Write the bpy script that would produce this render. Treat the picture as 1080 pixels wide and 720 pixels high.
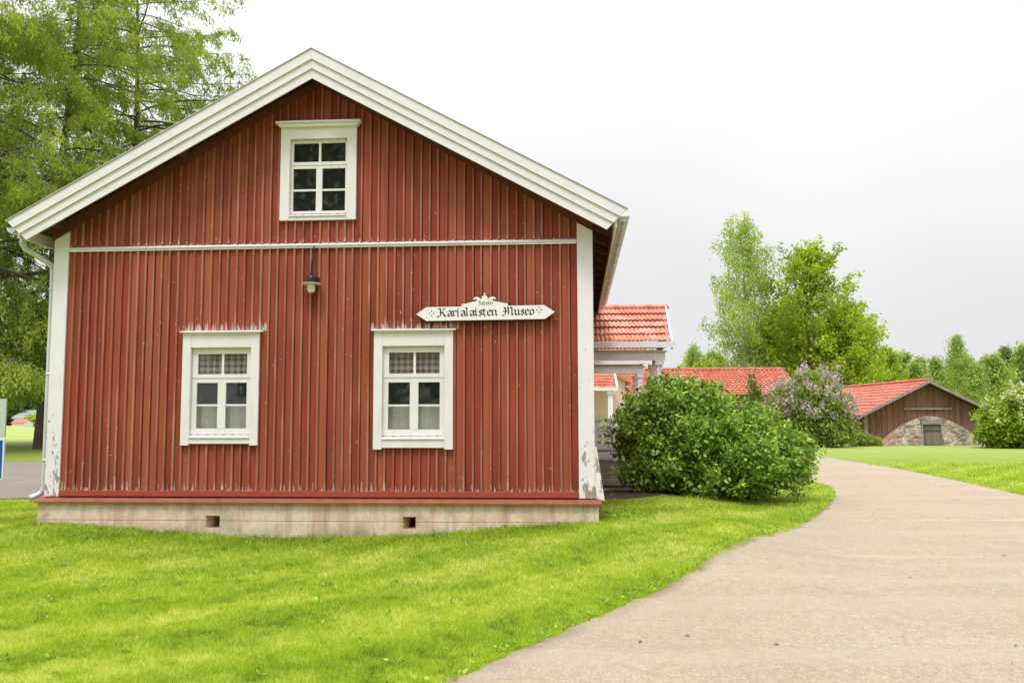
import bpy, math, random
import numpy as np
from mathutils import Vector, Matrix
R = math.radians
random.seed(7); rng = np.random.default_rng(7)
sc = bpy.context.scene
for o in list(bpy.data.objects): bpy.data.objects.remove(o)
C = sc.collection

# ------------------------------------------------------------------ camera
EYE = 1.6
cd = bpy.data.cameras.new('camera'); cam = bpy.data.objects.new('camera', cd); C.objects.link(cam)
cam.location = (0, 0, EYE); cam.rotation_euler = (R(90) + 0.08527, 0.0026, 0)
cd.sensor_width = 36; cd.lens = 31.0; cd.clip_end = 6000; cd.clip_start = .05
sc.camera = cam
# ------------------------------------------------------------------ sky and sun
SUN_EL, SUN_AZ = 64, 200      # azimuth measured clockwise from +Y, behind the viewer on the left
w = bpy.data.worlds.new('World'); sc.world = w; w.use_nodes = True
nt = w.node_tree; nt.nodes.clear(); N = nt.nodes.new; L = nt.links.new
def vmath(nt, op, *a):
    n = nt.nodes.new('ShaderNodeMath'); n.operation = op
    for i, v in enumerate(a):
        if hasattr(v, 'is_output'): nt.links.new(v, n.inputs[i])
        else: n.inputs[i].default_value = v
    return n.outputs[0]
out = N('ShaderNodeOutputWorld'); bg = N('ShaderNodeBackground'); bg.inputs[1].default_value = 0.1
sky = N('ShaderNodeTexSky'); sky.sky_type = 'NISHITA'; sky.sun_disc = False
sky.sun_elevation = R(SUN_EL); sky.sun_rotation = R(SUN_AZ)
tc = N('ShaderNodeTexCoord'); sp = N('ShaderNodeSeparateXYZ'); L(tc.outputs['Generated'], sp.inputs[0])
nz = N('ShaderNodeTexNoise'); nz.inputs['Scale'].default_value = 2.2; nz.inputs['Detail'].default_value = 5; nz.inputs['Roughness'].default_value = .45
L(tc.outputs['Generated'], nz.inputs['Vector'])
el = vmath(nt, 'MAXIMUM', sp.outputs[2], 0.0)
grad = vmath(nt, 'ADD', vmath(nt, 'MULTIPLY_ADD', el, 2.2, 5.9), vmath(nt, 'MULTIPLY', vmath(nt, 'MULTIPLY', el, el), 11.0))   # overcast sky: brighter overhead
nn = vmath(nt, 'MULTIPLY_ADD', nz.outputs[0], .36, .80)
side = vmath(nt, 'MULTIPLY_ADD', sp.outputs[0], -.07, 1.0)
lum = vmath(nt, 'MULTIPLY', vmath(nt, 'MULTIPLY', grad, nn), side)
cl = N('ShaderNodeCombineColor')
L(lum, cl.inputs[0]); L(vmath(nt, 'MULTIPLY', lum, .985), cl.inputs[1]); L(vmath(nt, 'MULTIPLY', lum, 1.004), cl.inputs[2])
mx = N('ShaderNodeMix'); mx.data_type = 'RGBA'; mx.inputs[0].default_value = .97
L(sky.outputs[0], mx.inputs[6]); L(cl.outputs[0], mx.inputs[7]); L(mx.outputs[2], bg.inputs[0]); L(bg.outputs[0], out.inputs[0])
sd = bpy.data.lights.new('sun', 'SUN'); so = bpy.data.objects.new('sun', sd); C.objects.link(so)
sd.energy = 1.5; sd.angle = R(14); sd.color = (1, .95, .94)
az, e = R(SUN_AZ), R(SUN_EL)
sdir = Vector((math.sin(az)*math.cos(e), math.cos(az)*math.cos(e), math.sin(e)))
so.rotation_euler = sdir.to_track_quat('Z', 'Y').to_euler()
so.location = sdir*50
sc.view_settings.view_transform = 'Standard'; sc.view_settings.look = 'None'
sc.view_settings.gamma = 1; sc.view_settings.exposure = 0.5
sc.view_settings.use_curve_mapping = False
sc.render.engine = 'CYCLES'
sc.cycles.max_bounces = 8; sc.cycles.transparent_max_bounces = 16

# ------------------------------------------------------------------ node helpers
class NT:
    def __init__(s, name):
        s.m = bpy.data.materials.new(name); s.m.use_nodes = True; s.t = s.m.node_tree
        s.b = s.t.nodes['Principled BSDF']; s.out = s.t.nodes['Material Output']
        s.b.inputs['Specular IOR Level'].default_value = .3
        s._tc = None
    def n(s, ty, **kw):
        x = s.t.nodes.new(ty)
        for k, v in kw.items(): setattr(x, k, v)
        return x
    def l(s, a, b): s.t.links.new(a, b)
    def co(s, scale=(1, 1, 1), which='Object'):
        if s._tc is None: s._tc = s.n('ShaderNodeTexCoord')
        mp = s.n('ShaderNodeMapping'); mp.inputs['Scale'].default_value = scale
        s.l(s._tc.outputs[which], mp.inputs[0]); return mp.outputs[0]
    def noise(s, sc, detail=4, rough=.55, vec=None, scale=(1, 1, 1)):
        x = s.n('ShaderNodeTexNoise'); x.inputs['Scale'].default_value = sc
        x.inputs['Detail'].default_value = detail; x.inputs['Roughness'].default_value = rough
        s.l(vec if vec is not None else s.co(scale), x.inputs['Vector']); return x.outputs[0]
    def mr(s, v, a, b, c=0, d=1):
        x = s.n('ShaderNodeMapRange'); s.l(v, x.inputs[0])
        for i, q in enumerate((a, b, c, d)): x.inputs[i+1].default_value = q
        return x.outputs[0]
    def math(s, op, *a): return vmath(s.t, op, *a)
    def mix(s, f, a, b, mode='MIX'):
        x = s.n('ShaderNodeMix', data_type='RGBA', blend_type=mode)
        for i, v in ((0, f), (6, a), (7, b)):
            if hasattr(v, 'is_output'): s.l(v, x.inputs[i])
            elif i == 0: x.inputs[0].default_value = v
            else: x.inputs[i].default_value = (*v, 1)
        return x.outputs[2]
    def bump(s, h, strength=.5, dist=.01):
        x = s.n('ShaderNodeBump'); x.inputs['Strength'].default_value = strength; x.inputs['Distance'].default_value = dist
        s.l(h, x.inputs['Height']); s.l(x.outputs[0], s.b.inputs['Normal'])
    def base(s, c):
        if hasattr(c, 'is_output'): s.l(c, s.b.inputs['Base Color'])
        else: s.b.inputs['Base Color'].default_value = (*c, 1)
        return s
    def rough(s, r):
        if hasattr(r, 'is_output'): s.l(r, s.b.inputs['Roughness'])
        else: s.b.inputs['Roughness'].default_value = r
        return s
    def attr(s, name):
        x = s.n('ShaderNodeAttribute'); x.attribute_name = name; return x.outputs['Fac']
    def xyz(s):
        x = s.n('ShaderNodeSeparateXYZ'); s.l(s.co(), x.inputs[0]); return x.outputs

def mat_plain(name, c, rough=.6, var=.12, sc=6, bump=.0, metallic=0):
    t = NT(name); n = t.noise(sc)
    a = tuple(min(1, x*(1+var)) for x in c); b = tuple(x*(1-var) for x in c)
    t.base(t.mix(n, b, a)).rough(rough); t.b.inputs['Metallic'].default_value = metallic
    if bump: t.bump(t.noise(sc*8), bump, .005)
    return t.m

# red painted boards, weathered
def mat_red(name, batten):
    t = NT(name); X = t.xyz()
    streak = t.noise(1.0, 5, .6, scale=(16, 16, .9))
    fine = t.noise(1.0, 4, .7, scale=(60, 60, 3))
    big = t.noise(.9, 3)
    c = t.mix(t.mr(streak, .3, .7), (.25, .036, .019), (.41, .078, .042))
    c = t.mix(t.mr(big, .35, .7), c, (.21, .036, .018))
    # per-board tone
    bd = t.attr('tint'); c = t.mix(t.math('MULTIPLY', bd, .8), c, (.42, .115, .06))
    c = t.mix(t.mr(fine, .55, .85, 0, .55 if batten else .3), c, (.42, .2, .15))
    if batten:
        # worn faces of the battens, greyer and paler
        c = t.mix(t.mr(streak, .42, .72, .12, .75), c, (.47, .25, .185))
    # chips of missing paint
    ch = t.noise(1.0, 3, .5, scale=(34, 34, 17)); gate = t.noise(.9, 2)
    m = t.math('MULTIPLY', t.mr(ch, .685 if not batten else .65, .71), t.mr(gate, .44, .56))
    # bare ends of the boards above each ledge (cornices and band)
    z = X[2]; x = X[0]
    def zone(z0, h, x0=None, x1=None, k=1):
        d = t.mr(z, z0, z0+h, 1, 0)
        up = t.math('GREATER_THAN', z, z0)
        v = t.math('MULTIPLY', d, up)
        if x0 is not None:
            v = t.math('MULTIPLY', v, t.math('MULTIPLY', t.math('GREATER_THAN', x, x0), t.math('LESS_THAN', x, x1)))
        return t.math('MULTIPLY', v, k)
    zz = t.math('MAXIMUM', zone(3.99, .16, -3.7, 3.7, .8), t.math('MAXIMUM', zone(2.79, .30, -1.95, -.7), zone(2.79, .26, .74, 1.96)))
    zz = t.math('MAXIMUM', zz, zone(.60, .12, None, None, .55) if False else t.math('MULTIPLY', t.mr(z, .61, .95, .8, 0), 1.0))
    st2 = t.noise(1.0, 4, .6, scale=(30, 30, 3.0))
    rs = t.noise(1.0, 4, .6, scale=(22, 22, 1.6)); c = t.mix(t.math('MULTIPLY', t.mr(rs, .66 if not batten else .6, .74, 0, .75), t.mr(t.noise(.7, 2), .45, .6)), c, (.56, .38, .31)); peel = t.mr(t.math('ADD', t.math('MULTIPLY', zz, .42), st2), .85 if not batten else .78, .91)
    c = t.mix(peel, c, (.55, .47, .40)); c = t.mix(m, c, (.58, .46, .37))
    # brown rain streaks of dirt
    dr = t.noise(1.0, 4, .6, scale=(9, 9, .35)); c = t.mix(t.mr(dr, .56, .8, 0, .5), c, (.085, .032, .02))
    t.base(c).rough(.72); t.bump(t.noise(1.0, 5, .7, scale=(90, 90, 4)), .35, .004)
    return t.m
def mat_white(name, wear=.5, zlow=None, warm=0):
    t = NT(name); st = t.noise(1.0, 5, .6, scale=(9, 9, 2.5)); big = t.noise(2.2)
    c = t.mix(t.mr(big, .3, .7), (.765, .735, .79-.04*warm), (.825, .795, .85-.04*warm))
    c = t.mix(t.mr(st, .55, .8, 0, .5), c, (.60, .585, .52))
    h = t.noise(1.0, 5, .6, scale=(16, 16, 5))
    thr = .74-.10*wear
    if zlow:   # paint gone towards the foot of the board
        X = t.xyz(); k = t.mr(X[2], zlow[0], zlow[1], zlow[2], 0); h = t.math('ADD', h, k)
    p = t.mr(h, thr, thr+.03)
    wood = t.mix(t.noise(1, 4, scale=(40, 40, 4)), (.22, .16, .12), (.52, .45, .38))
    c = t.mix(p, c, wood); t.base(c).rough(.55); t.bump(t.math('SUBTRACT', t.noise(1.0, 4, scale=(70, 70, 5)), p), .3, .003)
    return t.m
def mat_concrete():
    t = NT('old_concrete'); b = t.noise(1.3, 5, .6); f = t.noise(9, 6, .7); X = t.xyz()
    c = t.mix(t.mr(b, .35, .65), (.70, .57, .45), (.66, .44, .31))
    c = t.mix(t.mr(f, .4, .75), c, (.78, .70, .60))
    l1 = t.mr(t.math('ABSOLUTE', t.math('SUBTRACT', X[2], .215)), .002, .007, 1, 0)
    st = t.noise(1.0, 4, scale=(7, 7, .8)); c = t.mix(t.mr(st, .48, .75, 0, .75), c, (.40, .22, .14)); c = t.mix(t.mr(t.noise(2.3, 5, .7), .54, .66, 0, .55), c, (.33, .25, .18))
    lowz = t.math('MULTIPLY', t.mr(X[2], .02, .2, 1, 0), t.mr(t.noise(5), .35, .6)); c = t.mix(t.math('MULTIPLY', lowz, .55), c, (.20, .19, .13))
    c = t.mix(t.math('MULTIPLY', l1, .5), c, (.2, .15, .11))
    v = t.n('ShaderNodeTexVoronoi'); v.feature = 'DISTANCE_TO_EDGE'; v.inputs['Scale'].default_value = .5
    wv = t.n('ShaderNodeVectorMath', operation='ADD'); nn_ = t.n('ShaderNodeTexNoise'); nn_.inputs['Scale'].default_value = 5
    t.l(t.co(), nn_.inputs['Vector']); sc_ = t.n('ShaderNodeVectorMath', operation='SCALE'); sc_.inputs['Scale'].default_value = .35
    t.l(nn_.outputs['Color'], sc_.inputs[0]); t.l(t.co(), wv.inputs[0]); t.l(sc_.outputs[0], wv.inputs[1]); t.l(wv.outputs[0], v.inputs['Vector'])
    cr = t.mr(v.outputs['Distance'], .003, .011, 1, 0); c = t.mix(t.math('MULTIPLY', cr, t.mr(t.noise(.8), .6, .7, 0, .3)), c, (.10, .07, .05))
    t.base(c).rough(.9); t.bump(t.math('SUBTRACT', f, l1), .6, .01)
    return t.m
def mat_tile(name, ca=(.44, .11, .068), cb=(.60, .21, .14)):
    t = NT(name); v = t.n('ShaderNodeTexVoronoi'); v.inputs['Scale'].default_value = 4; t.l(t.co(), v.inputs['Vector'])
    s = t.n('ShaderNodeSeparateColor'); t.l(v.outputs['Color'], s.inputs[0])
    c = t.mix(s.outputs[0], ca, cb); c = t.mix(t.mr(t.noise(20), .45, .8, 0, .5), c, (.3, .1, .07))
    t.base(c).rough(.6); return t.m
def mat_leaf(name, cols, trans=.45, tcol=None, rough=.5):
    t = NT(name); r = t.n('ShaderNodeValToRGB'); cr = r.color_ramp
    while len(cr.elements) < len(cols): cr.elements.new(.5)
    for i, c in enumerate(cols):
        cr.elements[i].position = i/(len(cols)-1); cr.elements[i].color = (*c, 1)
    t.l(t.attr('tint'), r.inputs[0]); t.base(r.outputs[0]).rough(rough)
    tr = t.n('ShaderNodeBsdfTranslucent'); mxs = t.n('ShaderNodeMixShader'); mxs.inputs[0].default_value = trans
    b2 = t.mix(1.0, r.outputs[0], tcol or (1.0, 1.0, .55), 'MULTIPLY')
    t.l(b2, tr.inputs[0]); t.l(t.b.outputs[0], mxs.inputs[1]); t.l(tr.outputs[0], mxs.inputs[2]); t.l(mxs.outputs[0], t.out.inputs[0])
    return t.m
def mat_wood(name, a, b, s=(14, 14, 1.2), wear=(.36, .3, .25), bump=.3):
    t = NT(name); st = t.noise(1.0, 5, .65, scale=s); bd = t.attr('tint')
    c = t.mix(t.mr(st, .3, .7), a, b); c = t.mix(t.math('MULTIPLY', bd, .6), c, wear)
    t.base(c).rough(.8); t.bump(st, bump, .01); return t.m

M = {}
M['red'] = mat_red('red_board_paint', False); M['batten'] = mat_red('worn_red_batten_paint', True)
M['white'] = mat_white('white_paint', .35); M['white_corner'] = mat_white('peeling_white_paint', .55, (.5, 1.9, .2))
M['white_window'] = mat_white('old_white_window_paint', .42, warm=1)
M['white_clean'] = mat_white('clean_white_paint', -.3)
M['barge'] = mat_white('white_bargeboard_paint', -.1, warm=.3)
M['cream'] = mat_white('cream_fascia_paint', .2, warm=1.2)
M['concrete'] = mat_concrete()
M['sill'] = mat_plain('orange_drip_board_paint', (.28, .095, .055), .65, .5, 9, .3)
M['redplinth'] = mat_plain('bright_red_board_paint', (.36, .062, .04), .55, .22, 5, .2)
M['tile'] = mat_tile('red_clay_tile'); M['tile_porch'] = mat_tile('pale_red_clay_tile', (.54, .18, .115), (.74, .35, .26))
M['dark_wood'] = mat_wood('dark_soffit_wood', (.07, .04, .028), (.13, .08, .055))
M['eave_shade'] = mat_wood('eave_shade_brown', (.10, .032, .02), (.17, .05, .032), wear=(.2, .08, .05))  # brown darkened to stand for the shade below the roof overhang
M['metal'] = mat_plain('galvanised_steel', (.62, .64, .65), .38, .1, 9, .1, .75)
M['pipe'] = mat_plain('painted_steel_pipe', (.60, .63, .65), .35, .08, 5, .0, .35)
M['black'] = mat_plain('black_paint', (.02, .02, .024), .4)
M['ink'] = mat_plain('black_letter_paint', (.03, .03, .035), .5, .2)
M['signwhite'] = mat_plain('white_sign_paint', (.84, .82, .83), .4, .03)
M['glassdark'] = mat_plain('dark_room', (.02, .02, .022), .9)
def mat_glass():
    t = NT('window_glass'); n = t.noise(2.5, 3)
    t.base((.9, .95, .95)).rough(.03); t.b.inputs['Transmission Weight'].default_value = 1; t.b.inputs['IOR'].default_value = 1.45
    d = t.n('ShaderNodeBsdfDiffuse'); d.inputs[0].default_value = (.5, .52, .5, 1)
    mxs = t.n('ShaderNodeMixShader'); dust = t.noise(11, 5, .7)
    t.l(t.mr(dust, .52, .8, .02, .16), mxs.inputs[0]); t.l(t.b.outputs[0], mxs.inputs[1]); t.l(d.outputs[0], mxs.inputs[2]); t.l(mxs.outputs[0], t.out.inputs[0])
    t.bump(n, .08, .02); return t.m
M['glass'] = mat_glass()
def mat_gingham():
    t = NT('checked_curtain_cloth'); X = t.xyz()
    def stripes(v, p, duty):
        q = t.math('FRACT', t.math('MULTIPLY', v, 1/p)); return t.math('LESS_THAN', q, duty)
    a = stripes(X[0], .085, .45); b = stripes(X[2], .085, .4); a2 = stripes(t.math('ADD', X[0], .05), .085, .12)
    f = t.math('ADD', t.math('MULTIPLY', a, .45), t.math('ADD', t.math('MULTIPLY', b, .45), t.math('MULTIPLY', a2, .3)))
    t.base(t.mix(f, (.78, .7, .64), (.24, .05, .045))).rough(.9); return t.m
M['gingham'] = mat_gingham()
M['curtain'] = mat_plain('beige_curtain_cloth', (.78, .73, .66), .9, .08, 4)
M['barnwood'] = mat_wood('brown_barn_board', (.12, .052, .033), (.24, .115, .075), wear=(.27, .18, .14))
M['greywood'] = mat_wood('grey_weathered_wood', (.2, .18, .16), (.36, .33, .3))
M['plaster'] = mat_plain('pale_pink_plaster', (.70, .55, .48), .9, .06, 2)
M['bark'] = mat_wood('grey_brown_bark', (.07, .052, .042), (.16, .125, .10), s=(10, 10, 3), wear=(.2, .16, .13), bump=.8)
M['birchbark'] = mat_wood('pale_birch_bark', (.30, .27, .24), (.55, .52, .48), s=(3, 3, 12), wear=(.4, .37, .34))
M['blue'] = mat_plain('blue_sign_panel', (.015, .09, .42), .4, .05)
M['greenish'] = mat_plain('pale_grey_green_panel', (.50, .58, .52), .5, .08)
M['greyroof'] = mat_plain('grey_sheet_roof', (.36, .40, .44), .5)
def mat_opal():
    t = NT('opal_globe_glass'); t.base((.80, .80, .66)).rough(.25); t.b.inputs['Subsurface Weight'].default_value = .0
    return t.m
M['opal'] = mat_opal()
def mat_stone():
    t = NT('field_stone_masonry'); v = t.n('ShaderNodeTexVoronoi'); v.inputs['Scale'].default_value = 2.0; v.inputs['Randomness'].default_value = .95
    e_ = t.n('ShaderNodeTexVoronoi'); e_.feature = 'DISTANCE_TO_EDGE'; e_.inputs['Scale'].default_value = 2.0; e_.inputs['Randomness'].default_value = .95
    co0 = t.co((1, .4, 1.4)); nn_ = t.n('ShaderNodeTexNoise'); nn_.inputs['Scale'].default_value = 1.6; nn_.inputs['Detail'].default_value = 4; t.l(co0, nn_.inputs['Vector'])
    s2 = t.n('ShaderNodeVectorMath', operation='SCALE'); s2.inputs['Scale'].default_value = .75; t.l(nn_.outputs['Color'], s2.inputs[0])
    ad = t.n('ShaderNodeVectorMath', operation='ADD'); t.l(co0, ad.inputs[0]); t.l(s2.outputs[0], ad.inputs[1]); co = ad.outputs[0]
    t.l(co, v.inputs['Vector']); t.l(co, e_.inputs['Vector'])
    s = t.n('ShaderNodeSeparateColor'); t.l(v.outputs['Color'], s.inputs[0])
    c = t.mix(s.outputs[0], (.15, .13, .11), (.44, .39, .33)); c = t.mix(t.math('MULTIPLY', s.outputs[1], .5), c, (.42, .29, .22))
    c = t.mix(t.mr(t.noise(6), .5, .8, 0, .6), c, (.16, .15, .12))
    ed = t.math('MULTIPLY', t.mr(e_.outputs['Distance'], .02, .09, 1, 0), t.mr(t.noise(1.3, 3), .4, .6, .05, .95)); c = t.mix(ed, c, (.60, .55, .49))
    X = t.xyz(); br = t.math('MULTIPLY', t.mr(X[0], -2.6, -1.3, 1, 0), .75); bk = t.noise(9); c = t.mix(br, c, t.mix(bk, (.42, .16, .1), (.62, .42, .34)))
    t.base(c).rough(.9); t.bump(e_.outputs['Distance'], 1.0, .12); return t.m
M['stone'] = mat_stone()
M['larch'] = mat_leaf('larch_needles', [(0.139, 0.218, 0.040), (0.335, 0.447, 0.069), (0.578, 0.665, 0.119)], .5)
M['birch'] = mat_leaf('birch_leaves', [(0.213, 0.333, 0.074), (0.426, 0.564, 0.111), (0.669, 0.821, 0.173)], .5)
M['maple'] = mat_leaf('maple_leaves', [(0.174, 0.267, 0.028), (0.383, 0.517, 0.043), (0.574, 0.700, 0.070)], .5)
M['deep'] = mat_leaf('broad_green_leaves', [(0.064, 0.129, 0.024), (0.142, 0.245, 0.038), (0.258, 0.374, 0.064)], .45)
M['bush'] = mat_leaf('glossy_bush_leaves', [(0.089, 0.187, 0.032), (0.252, 0.413, 0.062), (0.563, 0.728, 0.121)], .24, rough=.6)
M['lilac'] = mat_leaf('lilac_leaves_and_flowers', [(0.136, 0.214, 0.052), (0.326, 0.428, 0.095), (0.517, 0.619, 0.143)], .4)
M['lilacflower'] = mat_leaf('pale_lilac_flowers', [(.48, .36, .44), (.70, .56, .64)], .3, (1, .9, 1))
M['yellowbush'] = mat_leaf('yellow_green_leaves', [(0.135, 0.224, 0.029), (0.314, 0.448, 0.043), (0.493, 0.613, 0.072)], .45)
M['creamflower'] = mat_leaf('cream_flowers', [(.62, .62, .36), (.78, .78, .55)], .3, (1, 1, .8))
M['wood_far'] = mat_leaf('far_wood_leaves', [(0.178, 0.273, 0.080), (0.358, 0.475, 0.114), (0.551, 0.665, 0.170)], .45)
M['spruce'] = mat_leaf('spruce_needles', [(0.104, 0.195, 0.078), (0.208, 0.338, 0.117), (0.312, 0.468, 0.156)], .3)
M['weed'] = mat_leaf('weed_leaves', [(0.120, 0.240, 0.036), (0.288, 0.480, 0.048), (0.528, 0.768, 0.096)], .4)
M['grassblade'] = mat_leaf('grass_blades', [(.10, .19, .022), (.31, .48, .022), (.55, .67, .05), (.86, .84, .32)], .45, (1, 1, .5))

def mat_ground():
    t = NT('lawn_and_field'); big = t.noise(.35, 4); mid = t.noise(2.0, 5); fine = t.noise(28, 6, .75)
    rot = t.n('ShaderNodeMapping'); rot.inputs['Rotation'].default_value = (0, 0, R(-47)); rot.inputs['Scale'].default_value = (.12, 1, 1)
    t.l(t._tc.outputs['Object'], rot.inputs[0])
    st = t.noise(.85, 3, .5, vec=rot.outputs[0])
    c = t.mix(t.mr(big, .35, .65), (.20, .30, .018), (.27, .37, .026))
    X = t.xyz(); c = t.mix(t.math('MULTIPLY', t.mr(st, .45, .65, 0, .6), t.mr(X[1], 18, 40, 1, .45)), c, (.42, .46, .06))
    c = t.mix(t.mr(fine, .35, .7, .75, 0), c, (.11, .16, .016))
    c = t.mix(t.mr(mid, .6, .8, 0, .5), c, (.26, .27, .07))
    # pale meadow far off on the left and a pale strip in front of the barn
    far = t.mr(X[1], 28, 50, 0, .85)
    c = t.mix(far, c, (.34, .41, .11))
    t.base(c).rough(.85); t.bump(fine, .6, .03); return t.m
M['ground'] = mat_ground()
def mat_gravel(name, a, b, dark):
    t = NT(name); f = t.noise(55, 8, .8); g = t.noise(240, 3, .8); big = t.noise(.5, 4); mid = t.noise(3.5, 5)
    c = t.mix(t.mr(big, .3, .7), a, b); c = t.mix(t.mr(f, .38, .62, .75, 0), c, dark); h_ = t.noise(14, 6, .75); c = t.mix(t.mr(h_, .4, .6, .28, 0), c, dark)
    c = t.mix(t.mr(g, .3, .45, .7, 0), c, tuple(x*.55 for x in dark)); c = t.mix(t.mr(g, .6, .72, 0, .6), c, tuple(min(1, x*1.3) for x in a))
    c = t.mix(t.mr(mid, .55, .8, 0, .35), c, (.52, .42, .35))
    e1 = t.attr('edge'); c = t.mix(t.math('MULTIPLY', e1, t.mr(mid, .3, .6)), c, (.20, .17, .11))
    tr = t.n('ShaderNodeMapping'); tr.inputs['Rotation'].default_value = (0, 0, R(-58)); tr.inputs['Scale'].default_value = (.05, 1.4, 1)
    t.l(t._tc.outputs['Object'], tr.inputs[0]); tk = t.noise(1, 4, .6, vec=tr.outputs[0]); c = t.mix(t.mr(tk, .48, .7, 0, .65), c, tuple(x*.72 for x in b)); c = t.mix(t.mr(tk, .3, .42, .35, 0), c, tuple(min(1, x*1.15) for x in b)); c = t.mix(t.mr(t.noise(.9, 6, .65), .56, .66, 0, .3), c, (.30, .25, .18))
    v = t.n('ShaderNodeTexVoronoi'); v.inputs['Scale'].default_value = 6; t.l(t.co(), v.inputs['Vector'])
    peb = t.mr(v.outputs['Distance'], .05, .07, .8, 0); gp = t.mr(t.noise(2.2), .55, .6); c = t.mix(t.math('MULTIPLY', peb, gp), c, dark)
    t.base(c).rough(.92); t.bump(t.math('ADD', f, g), .5, .012); return t.m
M['road'] = mat_gravel('beige_gravel', (.50, .42, .305), (.585, .50, .375), (.22, .165, .112))
M['yard'] = mat_gravel('grey_gravel', (.27, .25, .215), (.37, .335, .28), (.13, .11, .09))
M['pebble'] = mat_wood('grey_brown_pebbles', (.26, .22, .17), (.36, .30, .24), wear=(.6, .55, .48))
M['soil'] = mat_plain('dark_soil', (.07, .05, .035), .95, .3, 8, .5)

# ------------------------------------------------------------------ mesh helpers
class MB:
    def __init__(s): s.v = []; s.f = []; s.mi = []; s.t = []
    def add(s, vs, fs, mi=0, tint=0.0):
        o = len(s.v); s.v.extend([tuple(v) for v in vs])
        for f in fs: s.f.append(tuple(i+o for i in f)); s.mi.append(mi); s.t.append(tint)
        return s
    def box(s, x0, x1, y0, y1, z0, z1, mi=0, tint=0.0):
        vs = [(x, y, z) for z in (z0, z1) for y in (y0, y1) for x in (x0, x1)]
        return s.add(vs, [(0, 2, 3, 1), (4, 5, 7, 6), (0, 1, 5, 4), (2, 6, 7, 3), (0, 4, 6, 2), (1, 3, 7, 5)], mi, tint)
    def prism_y(s, poly, y0, y1, mi=0, tint=0.0):      # polygon in xz (counter-clockwise seen from -y), extruded in y
        n = len(poly); vs = [(x, y0, z) for x, z in poly]+[(x, y1, z) for x, z in poly]
        fs = [tuple(range(n)), tuple(range(2*n-1, n-1, -1))]+[(i, i+n, (i+1) % n+n, (i+1) % n) for i in range(n)]
        return s.add(vs, fs, mi, tint)
    def prism_x(s, poly, x0, x1, mi=0, tint=0.0):      # polygon in yz
        n = len(poly); vs = [(x0, y, z) for y, z in poly]+[(x1, y, z) for y, z in poly]
        fs = [tuple(range(n-1, -1, -1)), tuple(range(n, 2*n))]+[(i, (i+1) % n, (i+1) % n+n, i+n) for i in range(n)]
        return s.add(vs, fs, mi, tint)
    def tube(s, pts, rad, k=8, mi=0, tint=0.0, cap=True):
        pts = [Vector(p) for p in pts]; n = len(pts)
        if not hasattr(rad, '__len__'): rad = [rad]*n
        vs = []; up = None
        for i, p in enumerate(pts):
            d = (pts[min(i+1, n-1)]-pts[max(i-1, 0)]).normalized()
            if up is None:
                a = Vector((0, 0, 1)) if abs(d.z) < .9 else Vector((1, 0, 0)); up = d.cross(a).normalized()
            up = (up-d*up.dot(d)).normalized(); b = d.cross(up)
            for j in range(k):
                a = 2*math.pi*j/k; vs.append(p+(up*math.cos(a)+b*math.sin(a))*rad[i])
        fs = [(i*k+j, i*k+(j+1) % k, (i+1)*k+(j+1) % k, (i+1)*k+j) for i in range(n-1) for j in range(k)]
        if cap: fs += [tuple(range(k-1, -1, -1)), tuple(range((n-1)*k, n*k))]
        return s.add(vs, fs, mi, tint)
    def lathe(s, prof, c, k=20, mi=0):
        vs = []; n = len(prof)
        for r, z in prof:
            for j in range(k):
                a = 2*math.pi*j/k; vs.append((c[0]+r*math.cos(a), c[1]+r*math.sin(a), c[2]+z))
        fs = [(i*k+j, i*k+(j+1) % k, (i+1)*k+(j+1) % k, (i+1)*k+j) for i in range(n-1) for j in range(k)]
        return s.add(vs, fs, mi)
    def build(s, name, mats, parent=None, smooth=False, bevel=0):
        if not isinstance(mats, (list, tuple)): mats = [mats]
        me = bpy.data.meshes.new(name); me.from_pydata(s.v, [], s.f)
        for m in mats: me.materials.append(M[m] if isinstance(m, str) else m)
        me.polygons.foreach_set('material_index', s.mi)
        a = me.attributes.new('tint', 'FLOAT', 'FACE'); a.data.foreach_set('value', s.t)
        if smooth: me.polygons.foreach_set('use_smooth', [True]*len(s.f))
        me.update(); o = bpy.data.objects.new(name, me); C.objects.link(o)
        if parent: o.parent = parent
        if bevel:
            b = o.modifiers.new('bevel', 'BEVEL'); b.width = bevel; b.segments = 2; b.limit_method = 'ANGLE'
        return o
def npmesh(name, verts, nper, count, mat, tint, parent=None, faces=None):
    """many small identical-topology faces: verts (N*nper,3)"""
    me = bpy.data.meshes.new(name); nv = len(verts)
    me.vertices.add(nv); me.vertices.foreach_set('co', np.ascontiguousarray(verts, dtype=np.float32).ravel())
    nl = count*nper; me.loops.add(nl); me.polygons.add(count)
    me.loops.foreach_set('vertex_index', (np.arange(nl) if faces is None else faces).astype(np.int32))
    me.polygons.foreach_set('loop_start', (np.arange(count)*nper).astype(np.int32))
    me.polygons.foreach_set('loop_total', np.full(count, nper, np.int32))
    me.update(calc_edges=True)
    a = me.attributes.new('tint', 'FLOAT', 'FACE'); a.data.foreach_set('value', np.clip(tint, 0, 1).astype(np.float32))
    me.materials.append(M[mat]); o = bpy.data.objects.new(name, me); C.objects.link(o)
    if parent: o.parent = parent
    return o
def tag(o, label=None, cat=None, group=None, kind=None):
    if label: o['label'] = label
    if cat: o['category'] = cat
    if group: o['group'] = group
    if kind: o['kind'] = kind
    return o
def empty(name, loc=(0, 0, 0), rz=0, parent=None):
    o = bpy.data.objects.new(name, None); o.empty_display_size = .3; C.objects.link(o); o.location = loc; o.rotation_euler = (0, 0, rz)
    if parent: o.parent = parent
    return o
def kids(o): return [c for c in bpy.data.objects if c.parent == o]
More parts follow.
